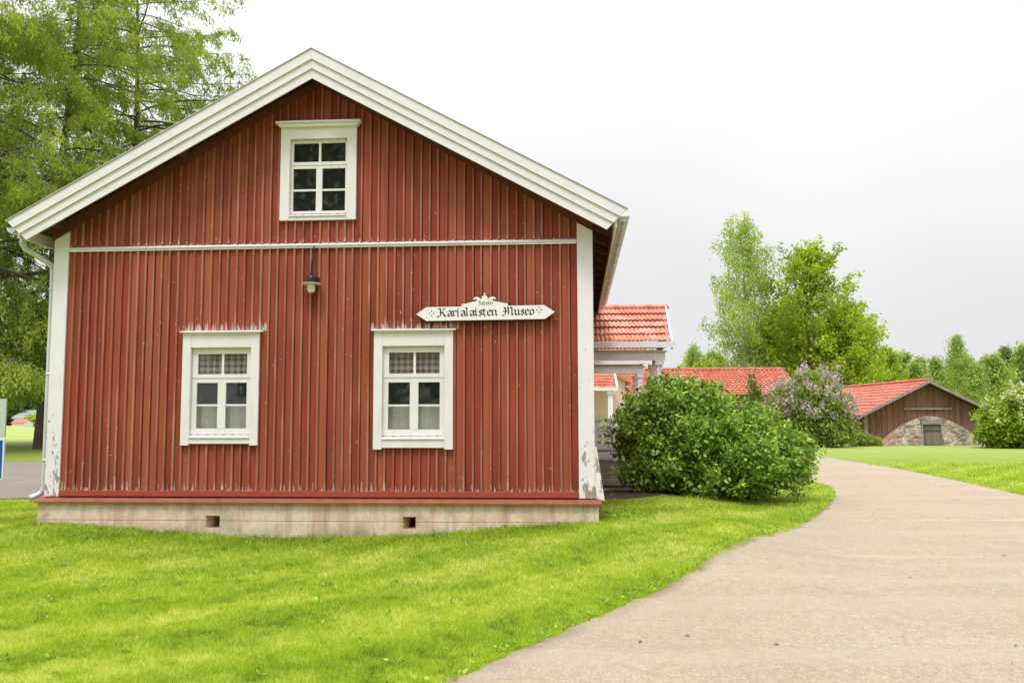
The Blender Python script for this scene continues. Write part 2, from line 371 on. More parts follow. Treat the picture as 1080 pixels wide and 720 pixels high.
def copy_tree(o, parent=None):
    ch = kids(o); c = o.copy(); C.objects.link(c); c.parent = parent
    for k in ch: copy_tree(k, c)
    return c

# ------------------------------------------------------------------ house frame and terrain
HY, HA = 11.828, -0.07355                 # front wall: distance and yaw
ca, sa = math.cos(HA), math.sin(HA)
HO = Vector((-2.68*ca, HY-2.68*sa, 0))
def to_local(x, y):
    dx, dy = x-HO.x, y-HO.y; return dx*ca+dy*sa, -dx*sa+dy*ca
def to_world(lx, ly): return HO.x+lx*ca-ly*sa, HO.y+lx*sa+ly*ca
def ss(a, b, x):
    t = np.clip((x-a)/(b-a), 0, 1); return t*t*(3-2*t)
def terr(x, y):
    x = np.asarray(x, float); y = np.asarray(y, float); lx, ly = to_local(x, y)
    front = ss(-4.5, -.6, ly)
    z = .21*ss(.6, 3.9, lx)*front*(1-ss(5.0, 7.0, lx))*(1-ss(4, 9, ly))
    z = z+.15*ss(.6, 3.9, -lx)*front
    und = .009*np.sin(x*1.3+.5*y)*np.sin(y*.9+1)+.006*np.sin(x*3.1+1.7*y)
    z = z+und*(1-ss(3.5, 6, lx))*ss(-13, -8, -y)*0+und*(ly < 2)*(1-ss(1.2, 3.2, lx))
    return z
def catmull(P, n=8):
    P = [np.array(p, float) for p in P]; P = [2*P[0]-P[1]]+P+[2*P[-1]-P[-2]]; o = []
    for i in range(1, len(P)-2):
        for k in range(n):
            t = k/n; a, b, c_, d = P[i-1:i+3]
            o.append(.5*((2*b)+(-a+c_)*t+(2*a-5*b+4*c_-d)*t*t+(-a+3*b-3*c_+d)*t**3))
    o.append(P[-2]); return np.array(o)
RL = catmull([(-7, -3), (-3.4, 1.5), (-1.5, 3.9), (-0.41, 5.48), (0.13, 6.29), (0.76, 7.32), (1.38, 8.2), (2.21, 9.56), (3.42, 11.56), (4.82, 14.23), (6.1, 17.0), (6.85, 19.0), (7.25, 20.6), (7.2, 22.2), (6.8, 24), (6.2, 27), (5.0, 31), (3, 34), (-3, 36)])
RR = catmull([(13, -3), (11.6, .2), (11, 2), (10.7, 3.2), (10.5, 4.5), (10.3, 6), (10.2, 7.5), (10.0, 9.5), (9.8, 12), (9.8, 14.6), (10.2, 17.6), (10.6, 19.9), (10.9, 21.6), (11.2, 23.6), (11.55, 26), (11.92, 31), (12.0, 37), (8, 42), (-3, 44)])
def resample(P, n):
    d = np.r_[0, np.cumsum(np.linalg.norm(np.diff(P, axis=0), axis=1))]; t = np.linspace(0, d[-1], n)
    return np.c_[np.interp(t, d, P[:, 0]), np.interp(t, d, P[:, 1])]
nS = 900
_pi = np.linspace(0, 1, len(RL)); _d = np.r_[0, np.cumsum(np.linalg.norm(np.diff(RL, axis=0), axis=1))]; _t = np.interp(np.linspace(0, _d[-1], nS), _d, _pi)
A_ = np.c_[np.interp(_t, _pi, RL[:, 0]), np.interp(_t, _pi, RL[:, 1])]; B_ = np.c_[np.interp(_t, _pi, RR[:, 0]), np.interp(_t, _pi, RR[:, 1])]
_tg = np.gradient(A_, axis=0); _tg /= np.linalg.norm(_tg, axis=1)[:, None]; _nm = np.c_[_tg[:, 1], -_tg[:, 0]]
jit = .012*np.sin(np.arange(nS)*.9)+.012*np.sin(np.arange(nS)*.37+1)+.012*rng.standard_normal(nS)
A_ += _nm*jit[:, None]*.8
road_poly = np.vstack([A_, B_[::-1]])
def inside(px, py, poly):
    c = np.zeros(px.shape, bool); j = len(poly)-1
    for i in range(len(poly)):
        xi, yi = poly[i]; xj, yj = poly[j]
        if yi != yj:
            m = ((yi > py) != (yj > py)) & (px < (xj-xi)*(py-yi)/(yj-yi)+xi); c ^= m
        j = i
    return c
def sheet(A, B, nu, dz, name, mat):
    n = len(A); vs = []; ed = []
    us = np.r_[0, np.linspace(.02, .98, nu-2), 1]
    for u in us:
        P = A*(1-u)+B*u; vs.append(np.c_[P, terr(P[:, 0], P[:, 1])+dz])
    vs = np.vstack(vs); fs = []
    for j in range(nu-1):
        for i in range(n-1):
            fs.append((j*n+i, (j+1)*n+i, (j+1)*n+i+1, j*n+i+1)); ed.append(1.0 if j in (0, nu-2) else 0)
    me = bpy.data.meshes.new(name); me.from_pydata(vs.tolist(), [], fs); me.materials.append(M[mat])
    a = me.attributes.new('edge', 'FLOAT', 'POINT')
    a.data.foreach_set('value', np.repeat([1.0 if u in (0.0, 1.0) else 0. for u in us], n).astype(np.float32))
    me.polygons.foreach_set('use_smooth', [True]*len(fs)); me.update()
    o = bpy.data.objects.new(name, me); C.objects.link(o); return tag(o, kind='structure')
road = sheet(A_, B_, 26, .014, 'driveway', 'road')
# gravel yard behind the house, left
YA = np.c_[np.linspace(-90, 2, 180), np.interp(np.linspace(-90, 2, 180), [-90, -10, 2], [13, 16.0, 17.5])+.15*rng.standard_normal(180)*.5]
YB = np.c_[np.linspace(-90, 2, 180), np.interp(np.linspace(-90, 2, 180), [-90, -17, 2], [27, 29.5, 31])+.15*rng.standard_normal(180)]
yard = sheet(YB, YA, 10, .012, 'gravel_yard', 'yard')

def axis(lo, hi, a, b, step):
    near = np.arange(a, b+1e-6, step); l = [a]; s_ = step
    while l[-1] > lo: s_ *= 1.35; l.append(l[-1]-s_)
    h = [b]; s_ = step
    while h[-1] < hi: s_ *= 1.35; h.append(h[-1]+s_)
    return np.r_[l[1:][::-1], near, h[1:]]
gx = axis(-2500, 2500, -16, 12, .22); gy = axis(-300, 3500, 0, 34, .22)
GX, GY = np.meshgrid(gx, gy); GZ = terr(GX, GY)
nx, ny = len(gx), len(gy); idx = np.arange(nx*ny).reshape(ny, nx)
F = np.stack([idx[:-1, :-1], idx[:-1, 1:], idx[1:, 1:], idx[1:, :-1]], -1).reshape(-1, 4)
V = np.c_[GX.ravel(), GY.ravel(), GZ.ravel()]
g = npmesh('ground', V, 4, len(F), 'ground', np.zeros(len(F)), faces=F.ravel()); tag(g, kind='structure')
g.data.polygons.foreach_set('use_smooth', [True]*len(F))

# ------------------------------------------------------------------ the museum house
HOUSE = empty('wooden_house', (HO.x, HO.y, 0), HA)
tag(HOUSE, 'red board and batten gabled house with white trim, museum sign and peeling corner boards', 'house')
PK, SL = 6.58, .544
rooftop = lambda x: PK-SL*abs(x)
LEN = 21.0
WX = 3.56                       # inner edge of the corner boards
OPEN = [(-1.32-.425, -1.32+.425, 1.36, 2.56), (1.35-.425, 1.35+.425, 1.34, 2.56), (-.405, .405, 4.40, 5.46)]
def spans(x0, x1, lo, hi):
    s = [(lo, hi)]
    for a, b, z0, z1 in OPEN:
        if x1 > a and x0 < b:
            n = []
            for p, q in s:
                if z0 > p: n.append((p, min(q, z0)))
                if z1 < q: n.append((max(p, z1), q))
            s = [t for t in n if t[1]-t[0] > .01]
    return s
wall = MB(); x = -3.6; xs = [x]
while x < 3.6: x += .1185+random.uniform(-.007, .007); xs.append(min(x, 3.6))
topz = lambda x: rooftop(x)-.19
bp = sorted(set([*xs, *[v for o_ in OPEN for v in o_[:2]], 0]))
for a, b in zip(bp, bp[1:]):
    if b-a < .002: continue
    bi = max(i for i, q in enumerate(xs) if q <= a+1e-6); tn = random.Random(bi*7).random()**2
    yy = .0+.003*random.Random(bi).random()
    wall_edges = [q for q in xs[1:-1] if abs(q-a) < 1e-6]
    if wall_edges: a += .0215
    if b-a < .002: continue
    for lo, hi in spans(a, b, .6, 99):
        if hi > 50:
            poly = [(a, lo), (b, lo), (b, topz(b)), (a, topz(a))]
        else: poly = [(a, lo), (b, lo), (b, hi), (a, hi)]
        wall.prism_y(poly, yy, .04, 0, tn)
for x in xs[1:-1]:
    wd = .0155+random.uniform(-.002, .002); tn = random.random()*.7; pr = .026+random.uniform(-.004, .004)
    for lo, hi in spans(x-.02, x+.02, .614+random.uniform(-.004, .01), 99):
        top = hi if hi < 50 else min(topz(x-wd), topz(x+wd))-.01
        brk = [lo, top]
        if lo < 3.95 < top: brk = [lo, 3.95, 4.0+random.uniform(.0, .012), top]
        for k in range(0, len(brk), 2):
            dx = random.uniform(-.004, .004)
            wall.add([(x-wd, .004, brk[k]), (x-wd*.8, -pr, brk[k]), (x+wd*.8, -pr, brk[k]), (x+wd, .004, brk[k]),
                      (x-wd+dx, .004, brk[k+1]), (x-wd*.8+dx, -pr, brk[k+1]), (x+wd*.8+dx, -pr, brk[k+1]), (x+wd+dx, .004, brk[k+1])],
                     [(0, 1, 5, 4), (1, 2, 6, 5), (2, 3, 7, 6), (0, 3, 2, 1), (4, 5, 6, 7)], 1, tn)
for a, b in zip(bp, bp[1:]):
    if b-a < .002: continue
    for lo, hi in spans(a, b, .6, 99):
        wall.add([(a, .045, lo), (b, .045, lo), (b, .045, hi if hi < 50 else topz(b)), (a, .045, hi if hi < 50 else topz(a))], [(0, 1, 2, 3)], 0, 0)
wall.build('front_wall', ['red', 'batten'], HOUSE)
for sx in (-1, 1):
    m = MB(); y = .12; X0 = 3.6*sx
    while y < LEN:
        m.box(min(X0, X0+sx*.14), max(X0, X0+sx*.14), y, y+.15, .6, rooftop(3.7)-.2, 0, random.random()**2)
        m.box(min(X0+sx*.141, X0+sx*.165), max(X0+sx*.141, X0+sx*.165), y-.016, y+.016, .6, rooftop(3.75)-.2, 1, random.random())
        y += .151
    m.build('side_wall', ['red', 'batten'], HOUSE)
m = MB(); m.prism_y([(-3.6, .6), (3.6, .6), (3.6, topz(3.6)), (0, topz(0)), (-3.6, topz(3.6))], LEN, LEN+.1); m.build('rear_wall', 'red', HOUSE)
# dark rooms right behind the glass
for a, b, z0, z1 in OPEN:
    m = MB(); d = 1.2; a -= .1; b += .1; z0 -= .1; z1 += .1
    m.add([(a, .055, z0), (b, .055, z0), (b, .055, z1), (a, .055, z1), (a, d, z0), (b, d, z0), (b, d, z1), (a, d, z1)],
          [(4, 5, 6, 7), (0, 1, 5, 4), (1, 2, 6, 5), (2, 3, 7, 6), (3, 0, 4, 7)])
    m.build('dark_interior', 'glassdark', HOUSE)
# corner boards
for sx in (-1, 1):
    m = MB(); a, b = sorted((sx*3.565, sx*3.775))
    m.box(a, b, -.035, -.002, .53, 4.30, 0)
    c0, c1 = sorted((sx*3.745, sx*3.775)); m.box(c0+sx*.0, c1, -.0015, .2, .53, 4.30, 0)
    m.build('corner_board', 'white_corner', HOUSE, bevel=.003)
# added dark strips under the verge, painting the eave shadow and shaded soffit
for sx in (-1, 1):
    P = [(0, PK-.262), (sx*3.78, PK-.262-SL*3.78), (sx*3.78, PK-.435-SL*3.78), (0, PK-.37)]
    if sx > 0: P = P[::-1]
    m = MB(); m.prism_y(P, -.075, -.038); m.build('eave_shade_strip', 'eave_shade', HOUSE)
# band between the storeys
m = MB(); m.prism_x([(-.052, 3.958), (-.052, 3.972), (.0, 3.996), (.0, 3.95)], -3.56, 3.56); m.box(-3.56, 3.56, -.034, -.026, 3.925, 3.957)
m.build('trim_band', 'white_corner', HOUSE)
# red plinth board, orange drip board
m = MB(); m.box(-3.56, 3.56, -.045, -.001, .535, .612); m.build('plinth_board', 'redplinth', HOUSE, bevel=.004)
m = MB()
m.prism_x([(-.115, .452), (-.115, .468), (.0, .53), (.0, .452)], -3.86, 3.86)
m.prism_y([(3.776, .452), (3.90, .452), (3.90, .468), (3.776, .53)], .001, LEN, 0)
m.prism_y([(-3.776, .452), (-3.776, .53), (-3.90, .468), (-3.90, .452)], .001, LEN, 0)
m.build('drip_board', 'sill', HOUSE)
# flared skirt board of the right corner
m = MB(); m.add([(3.777, -.02, 1.2), (3.80, -.02, 1.2), (3.80, .16, 1.2), (3.777, .16, 1.2), (3.777, -.02, .532), (3.90, -.02, .50), (3.90, .16, .50), (3.777, .16, .532)],
                [(0, 3, 2, 1), (0, 1, 5, 4), (1, 2, 6, 5), (2, 3, 7, 6), (4, 5, 6, 7)]); m.build('skirt_board', 'white_corner', HOUSE)
# foundation with two vent holes
VENT = [(-1.46, -1.27, .12, .285), (1.23, 1.40, .125, .285)]
m = MB(); fx = [-3.84, -1.46, -1.27, 1.23, 1.40, 3.82]
yb, yt = -.085, -.06
def fpiece(a, b, z0, z1):
    y0 = yb+(yt-yb)*(z0+.3)/.75; y1 = yb+(yt-yb)*(z1+.3)/.75
    m.add([(a, y0, z0), (b, y0, z0), (b, y1, z1), (a, y1, z1)], [(0, 1, 2, 3)])
for i, (a, b) in enumerate(zip(fx, fx[1:])):
    if i in (1, 3):
        v = VENT[0] if i == 1 else VENT[1]; fpiece(a, b, -.3, v[2]); fpiece(a, b, v[3], .451)
        c_ = [(a, v[2]), (b, v[2]), (b, v[3]), (a, v[3])]; cc = [(a+.045, v[2]+.0), (b-.01, v[2]+.0), (b-.01, v[3]-.03), (a+.045, v[3]-.03)]
        vs = [(x, -.07, z) for x, z in c_]+[(x, .1, z) for x, z in cc]+[(x, .5, z) for x, z in cc]
        m.add(vs, [(i0, (i0+1) % 4, (i0+1) % 4+4, i0+4) for i0 in range(4)]+[(i0+4, (i0+1) % 4+4, (i0+1) % 4+8, i0+8) for i0 in range(4)]+[(8, 9, 10, 11)])
    else: fpiece(a, b, -.3, .451)
m.add([(3.82, yb, -.3), (3.84, LEN, -.3), (3.80, LEN, .451), (3.82, yt, .451)], [(0, 1, 2, 3)])
m.add([(-3.84, yb, -.3), (-3.84, LEN, -.3), (-3.80, LEN, .451), (-3.84, yt, .451)], [(3, 2, 1, 0)])
m.build('foundation', 'concrete', HOUSE)
# roof
def slope_pt(o, u=None): return o/(1+SL)
rf = MB()
for sx in (-1, 1):
    e = 4.14
    P = [(0, PK-.03), (sx*e, PK-.03-SL*e), (sx*(e-.04), PK-.13-SL*(e-.04)), (0, PK-.13)]
    if sx > 0: P = P[::-1]
    rf.prism_y(P, -.385, LEN+.4, 0)
ROOF = rf.build('roof', 'tile', HOUSE)
m = MB()
for sx in (-1, 1):
    e = 4.08; P = [(0, PK-.132), (sx*e, PK-.132-SL*e), (sx*e, PK-.155-SL*e), (0, PK-.155)]
    if sx > 0: P = P[::-1]
    m.prism_y(P, -.38, LEN+.4)
    y = -.30
    P = [(sx*.0, PK-.157), (sx*4.05, PK-.157-SL*4.05), (sx*4.05, PK-.26-SL*4.05), (sx*.0, PK-.26)]
    P2 = [(sx*3.79, PK-.157-SL*3.79), (sx*4.05, PK-.157-SL*4.05), (sx*4.05, PK-.26-SL*4.05), (sx*3.79, PK-.30-SL*3.79)]
    if sx > 0: P = P[::-1]; P2 = P2[::-1]
    m.prism_y(P, -.36, -.30)
    while y < LEN:
        y += .75; m.prism_y(P2, y, y+.07)
# purlin ends sticking out under the verge
for px_ in (-3.68, -1.9, 0, 1.9, 3.68):
    zt = PK-.157-SL*abs(px_)-.03; m.box(px_-.06, px_+.06, -.295, .0, zt-.13, zt)
m.build('rafters', 'dark_wood', ROOF)
offs = [0, .145, .268, .40]
for sx in (-1, 1):
    m = MB()
    for k in range(3):
        o0, o1 = offs[k]+.004*(k > 0), offs[k+1]-.0
        X0, X1 = 4.215-o0/(1+SL), 4.215-o1/(1+SL)
        P = [(0, PK-o0), (sx*X0, PK-o0-SL*X0), (sx*X1, PK-o1-SL*X1), (0, PK-o1)]
        if sx > 0: P = P[::-1]
        m.prism_y(P, -.455+.022*k, -.39)
    m.build('bargeboard', 'barge', ROOF, bevel=.003)
# ridge capping, eave fascia, gutters
m = MB()
for sx in (-1, 1):
    P = [(0, PK+.012), (sx*4.23, PK+.012-SL*4.23), (sx*4.23, PK+.002-SL*4.23), (0, PK+.002)]
    if sx > 0: P = P[::-1]
    m.prism_y(P, -.47, -.36)
m.build('verge_flashing', 'metal', ROOF)
for sx in (-1, 1):
    m = MB(); a, b = sorted((sx*4.06, sx*4.09)); m.box(a, b, -.385, LEN+.4, 4.06, 4.235); m.build('fascia', 'cream', ROOF)
    m = MB(); k = 10; vs = []; r_ = .068; ye = [-.40, 8.75 if sx > 0 else LEN+.3]; cx, cz = sx*4.178, 4.20
    for yy in ye:
        for rr in (r_, r_-.006):
            for j in range(k+1):
                a = math.pi*j/k; vs.append((cx+rr*math.cos(a), yy, cz-rr*math.sin(a)))
    n = k+1; fs = []
    for j in range(k): fs += [(j, j+1, 2*n+j+1, 2*n+j), (n+j+1, n+j, 3*n+j, 3*n+j+1)]
    fs += [(0, 2*n, 3*n, n), (k, n+k, 3*n+k, 2*n+k)]
    for q in (0, 2*n): fs.append(tuple(q+j for j in range(n)))
    m.add(vs, fs)
    m.tube([(cx-r_, ye[0], cz), (cx-r_, ye[1], cz)], .007, 6); m.tube([(cx+r_, ye[0], cz), (cx+r_, ye[1], cz)], .008, 6)
    for i in range(12):
        yy = -.2+i*.75
        if yy < ye[1]: m.tube([(cx-sx*r_, yy, cz+.0)]+[(cx+(r_+.004)*math.cos(a_)*1, yy, cz-(r_+.004)*math.sin(a_)) for a_ in np.linspace(0, math.pi, 7)], .006, 4)
    m.build('gutter', 'metal', ROOF)
m = MB(); px_, py_ = -3.86, .10
pts = [(-4.18, -.13, 4.14), (-4.18, -.13, 4.03), (-4.16, -.11, 3.97), (-4.05, -.03, 3.90), (-3.93, .07, 3.80), (-3.875, .10, 3.74), (px_, py_, 3.66), (px_, py_, .66), (px_-.01, py_-.005, .60), (px_-.05, py_-.03, .545), (px_-.12, py_-.08, .51), (px_-.15, py_-.1, .50)]
m.tube(pts, .042, 14)
for zc in (3.4, 2.2, 1.0): m.tube([(px_, py_, zc), (px_, py_, zc+.03)], .048, 14)
m.build('downpipe', 'pipe', HOUSE, smooth=True)

# windows
def cloth(name, matn, x0, x1, z0, z1, y, waves, parent):
    n = 60; vs = []
    for z in (z0, (z0+z1)/2, z1):
        for i in range(n+1):
            u = i/n; vs.append((x0+(x1-x0)*u, y+.014*math.sin(u*waves*6.283)+.006*math.sin(u*waves*2.3*6.28), z))
    m = MB(); fs = [(j*(n+1)+i, j*(n+1)+i+1, (j+1)*(n+1)+i+1, (j+1)*(n+1)+i) for j in range(2) for i in range(n)]
    m.add(vs, fs); return m.build(name, matn, parent, smooth=True)
def window(cx, zb, zt, half, op, label, curtains, ledge):
    """zb, zt: outer casing bottom and top; op: opening (x0,x1,z0,z1)"""
    a, b, z0, z1 = op
    m = MB(); L_, R_ = cx-half, cx+half; y0 = -.058
    m.box(L_, a, y0, -.002, zb, zt); m.box(b, R_, y0, -.002, zb, zt)               # side casings
    m.box(a+.001, b-.001, y0+.003, -.002, z1, zt-.001)                             # head
    m.box(a+.001, b-.001, y0+.004, -.002, zb+(.0 if ledge == 'crown' else .022), z0-.036)                         # apron
    m.prism_x([(y0-.012, z0-.035), (y0-.012, z0-.022), (.03, z0+.012), (.03, z0-.035)], a+.002, b-.002)   # sloping sill
    for q, w_ in ((a, 1), (b, -1)):                                                # reveals
        m.box(min(q, q+w_*.012), max(q, q+w_*.012), -.0015, .045, z0+.013, z1)
    m.box(a+.013, b-.013, -.0015, .045, z1-.012, z1-.0005)
    W = m.build('window', 'white_window', HOUSE, bevel=.002); tag(W, label)
    m = MB(); lw = half+.035
    if ledge == 'crown':
        m.prism_y([(cx-half-.01, zt+.001), (cx+half+.01, zt+.001), (cx+half+.05, zt+.05), (cx-half-.05, zt+.05)], -.10, -.002)
        m.box(cx-half-.065, cx+half+.065, -.125, -.002, zt+.051, zt+.078)
    else:
        m.box(cx-half, cx+half, -.07, -.002, zt+.001, zt+.03)
        m.prism_x([(-.10, zt+.031), (-.10, zt+.040), (-.002, zt+.062), (-.002, zt+.031)], cx-lw, cx+lw)
    m.build('cornice', 'white_window', W, bevel=.002)
    # sashes: members as non-overlapping boxes
    w_, h_ = b-a-.026, z1-z0-.026; ax, az_ = a+.013, z0+.013
    X = lambda f: ax+w_*f; Z = lambda f: az_+h_*(1-f)
    m = MB(); t0, t1 = .0, .036
    def bar(x0, x1, f0, f1, y=t0): m.box(X(x0), X(x1), y, t1, Z(f1), Z(f0))
    # f measured from the top
    att = ledge == 'crown'; e = 5e-4
    T0, T1, B0, M0, M1, B1 = (.035, .295, .385, .665, .692, .965) if att else (.062, .30, .40, .65, .672, .93)
    tl, tm0, tm1, tr = (.03, .485, .525, .97) if att else (.085, .49, .53, .925)
    bl, c0, c1, c2, br = (.03, .445, .50, .555, .97) if att else (.075, .435, .505, .575, .93)
    bar(0, 1, 0, T0); bar(0, tl, T0+e, T1); bar(tr, 1, T0+e, T1); bar(tm0, tm1, T0+e, T1, .008)
    bar(0, 1, T1+e, T1+.045, -.008); bar(0, 1, T1+.045+e, B0)
    bar(0, bl, B0+e, B1); bar(c0, c1, B0+e, B1, .002); bar(c1+e, c2, B0+e, B1, -.004); bar(br, 1, B0+e, B1)
    bar(bl+e, c0-e, M0, M1, .01); bar(c2+e, br-e, M0, M1, .01); bar(0, 1, B1+e, 1)
    m.build('sash', 'white_window', W, bevel=.0015)
    for (p, q, r_, s_) in ((tl, tm0, T0, T1), (tm1, tr, T0, T1), (bl, c0, B0, M0), (bl, c0, M1, B1), (c2, br, B0, M0), (c2, br, M1, B1)):
        m = MB(); m.box(X(p)-.003, X(q)+.003, .020, .024, Z(s_)-.003, Z(r_)+.003); m.build('pane', 'glass', W)
    if curtains:
        cloth('curtain', 'gingham', X(.02), X(.98), Z(.345), Z(.02), .085, 11, W)
        cloth('curtain', 'curtain', X(.02), X(.98), Z(1.0), Z(.665), .10, 6, W)
    return W
window(-1.32, 1.225, 2.735, .54, OPEN[0], 'ground floor window with checked curtain, left of the lamp', True, 'flat')
window(1.35, 1.17, 2.735, .54, OPEN[1], 'ground floor window with checked curtain, under the sign', True, 'flat')
window(0.0, 4.31, 5.62, .535, OPEN[2], 'attic window with six dark panes and a crown moulding', False, 'crown')

# ------------------------------------------------------------------ tiled slopes
def tile_slope(P0, U, Vd, nu, nv, period, amp, step, name, matn, parent):
    """P0 corner at the eave, U along the eave, Vd up the slope; wavy pantiles in stepped rows"""
    P0, U, Vd = Vector(P0), Vector(U), Vector(Vd); Nn = U.cross(Vd).normalized()
    if Nn.z < 0: Nn = -Nn
    lu = U.length; ku = max(2, int(lu/period*6)); m = MB(); Un = U/ku
    for r_ in range(nv):
        vs = []
        for (f, hgt) in ((0, step-.02), (0, step), (1.0, .0)):
            for i in range(ku+1):
                ph = i*lu/ku/period; wv = amp*(math.sin(2*math.pi*ph)+.35*math.sin(4*math.pi*ph+.8))
                vs.append(P0+Un*i+Vd*((r_+f)/nv)+Nn*(hgt+wv))
        n = ku+1; fs = [(j*n+i, j*n+i+1, (j+1)*n+i+1, (j+1)*n+i) for j in range(2) for i in range(ku)]
        m.add(vs, fs, 0, 0)
    return m.build(name, matn, parent)

# ------------------------------------------------------------------ porches
def porch(ly, parent):
    """porch on the right side wall; ly = local y of its front edge. Returns deck part with sub-parts"""
    x0, x1 = 3.80, 5.62; d = 2.2; zf = .62
    m = MB()
    for i in range(14): m.box(x0, x1-.05, ly+.12+i*.142, ly+.12+i*.142+.138, zf-.04, zf)
    for i in range(4): m.box(x0, x1-.06, ly+.13, ly+.16, .05+i*.14, .05+i*.14+.13)       # boarding under the deck
    for i in range(4): m.box(x1-.09, x1-.06, ly+.161, ly+d-.1, .05+i*.14, .05+i*.14+.13)
    D = m.build('porch', 'greywood', parent)
    ze, zr = 3.23, 4.14; X1 = 5.66; ov = .12
    tile_slope((3.80, ly-ov, ze+.06), (X1-3.80, 0, 0), (0, 1.22, zr-ze), 18, 5, .1, .013, .045, 'porch_roof', 'tile_porch', D)
    tile_slope((3.80, ly+2*1.1+ov, ze+.06), (X1-3.80, 0, 0), (0, -1.22, zr-ze), 18, 5, .1, .013, .045, 'porch_roof', 'tile_porch', D)
    m = MB()
    for i in range(5): m.tube([(3.82+i*.39, ly+1.1, zr+.075), (3.82+i*.39+.375, ly+1.1, zr+.09)], [.055, .07], 8)
    m.build('ridge_tiles', 'tile_porch', D)
    m = MB(); m.box(3.80, X1+.10, ly-ov-.06, ly-ov-.03, ze-.085, ze+.055); m.build('fascia', 'cream', D); m = MB(); m.box(3.80, X1+.10, ly+2.2+ov+.03, ly+2.2+ov+.06, ze-.13, ze+.055); m.build('fascia', 'cream', D)
    m = MB()
    for s_, yb_ in ((1, ly-ov-.03), (-1, ly+2.2+ov+.03)):
        yr = ly+1.1; P = [(yb_, ze-.13), (yr, zr-.10), (yr, zr+.14), (yb_, ze+.10)]
        if s_ < 0: P = P[::-1]
        m.prism_x(P, X1+.005, X1+.05)
    m.build('bargeboard', 'white_clean', D)
    m = MB(); m.prism_x([(ly-.05, ze-.05), (ly+2.25, ze-.05), (ly+1.1, zr-.05)], X1-.10, X1-.06); m.build('gable', 'white_clean', D)
    m = MB(); m.box(3.80, 5.55, ly+.02, ly+.14, 2.88, 3.06); m.box(5.43, 5.55, ly+.141, ly+2.1, 2.88, 3.06)
    m.box(3.80, 5.60, ly+.0, ly+.16, 3.061, 3.09); m.box(3.85, 5.5, ly+.16, ly+2.1, 3.091, 3.12)
    m.build('beam', 'cream', D)
    for cx_ in (3.86, 5.42):
        for cy_ in (ly+.08, ly+2.0):
            m = MB(); h = .065; m.box(cx_-h, cx_+h, cy_-h, cy_+h, zf+.001, 2.879)
            m.box(cx_-h-.03, cx_+h+.03, cy_-h-.03, cy_+h+.03, 2.76, 2.878); m.box(cx_-h-.02, cx_+h+.02, cy_-h-.02, cy_+h+.02, zf+.001, zf+.10)
            m.build('column', 'white_clean', D, bevel=.004)
    def rail(ax_, a, b, c, name):
        m = MB()
        def bx_(p, q, z0, z1, t=.02):
            if ax_ == 'x': m.box(p, q, c-t, c+t, z0, z1)
            else: m.box(c-t, c+t, p, q, z0, z1)
        bx_(a, b, 1.50, 1.56, .035)
        zs = [(.70, .80), (.885, .985), (1.065, 1.13), (1.19, 1.25), (1.30, 1.39)]
        for z0, z1 in zs: bx_(a, b, z0, z1)
        n = 4
        for i in range(n+1):
            p = a+(b-a-.07)*i/n; prev = .70
            for (z0, z1), (z2, z3) in zip(zs, zs[1:]+[(1.50, 1.5)]): bx_(p, p+.07, z1+.001, z2-.001, .019)
        return m.build('railing', 'white_clean', D)
    rail('x', 3.93, 5.35, ly+.08, 'r'); rail('y', ly+.16, ly+.7, 5.42, 'r')
    m = MB()
    for i in range(3): m.box(x1-.05+i*.3, x1+.25+i*.3, ly+.75, ly+1.75, .0, zf-.02-(i+1)*.16)
    m.build('steps', 'greywood', D)
    return D
P1 = porch(8.35, HOUSE)
P2 = porch(14.6, HOUSE)

# ------------------------------------------------------------------ wall lamp
LX = -.05
lamp = empty('wall_lamp', to_world(LX, -.12)+(3.42,), HA)
tag(lamp, 'old yard lamp with frosted glass globe and flat white disc shade on the red gable', 'lamp')
m = MB(); m.lathe([(.0, .006), (.13, -.004), (.135, -.008), (.13, -.012), (.05, -.002), (0, -.001)], (0, 0, 0), 28); m.build('lamp_shade', 'signwhite', lamp, smooth=False)
m = MB(); m.lathe([(0, .15), (.018, .148), (.022, .11), (.05, .10), (.068, .07), (.072, .03), (.06, .008), (0, .008)], (0, 0, 0), 20)
m.box(-.03, .09, .0, .085, .03, .09); m.build('lamp_cap', 'black', lamp, smooth=False)
m = MB(); m.lathe([(.045, -.006), (.052, -.03), (.053, -.085), (.045, -.112), (.028, -.13), (0, -.137)], (0, 0, 0), 20); m.build('globe', 'opal', lamp, smooth=True)
m = MB(); m.tube([(0, .0, .13), (0, .02, .30), (.004, .06, .42), (.002, .085, .52)], .011, 7)
for i in range(6): m.tube([(0, .01+.012*i, .18+i*.055), (0, .013+.012*i, .2+i*.055)], .017, 7)
m.tube([(.0, .08, .05), (.0, .112, .05)], .03, 10); m.tube([(.01, .095, -.0), (.012, .1, -.32)], .006, 5); m.build('conduit', 'black', lamp)

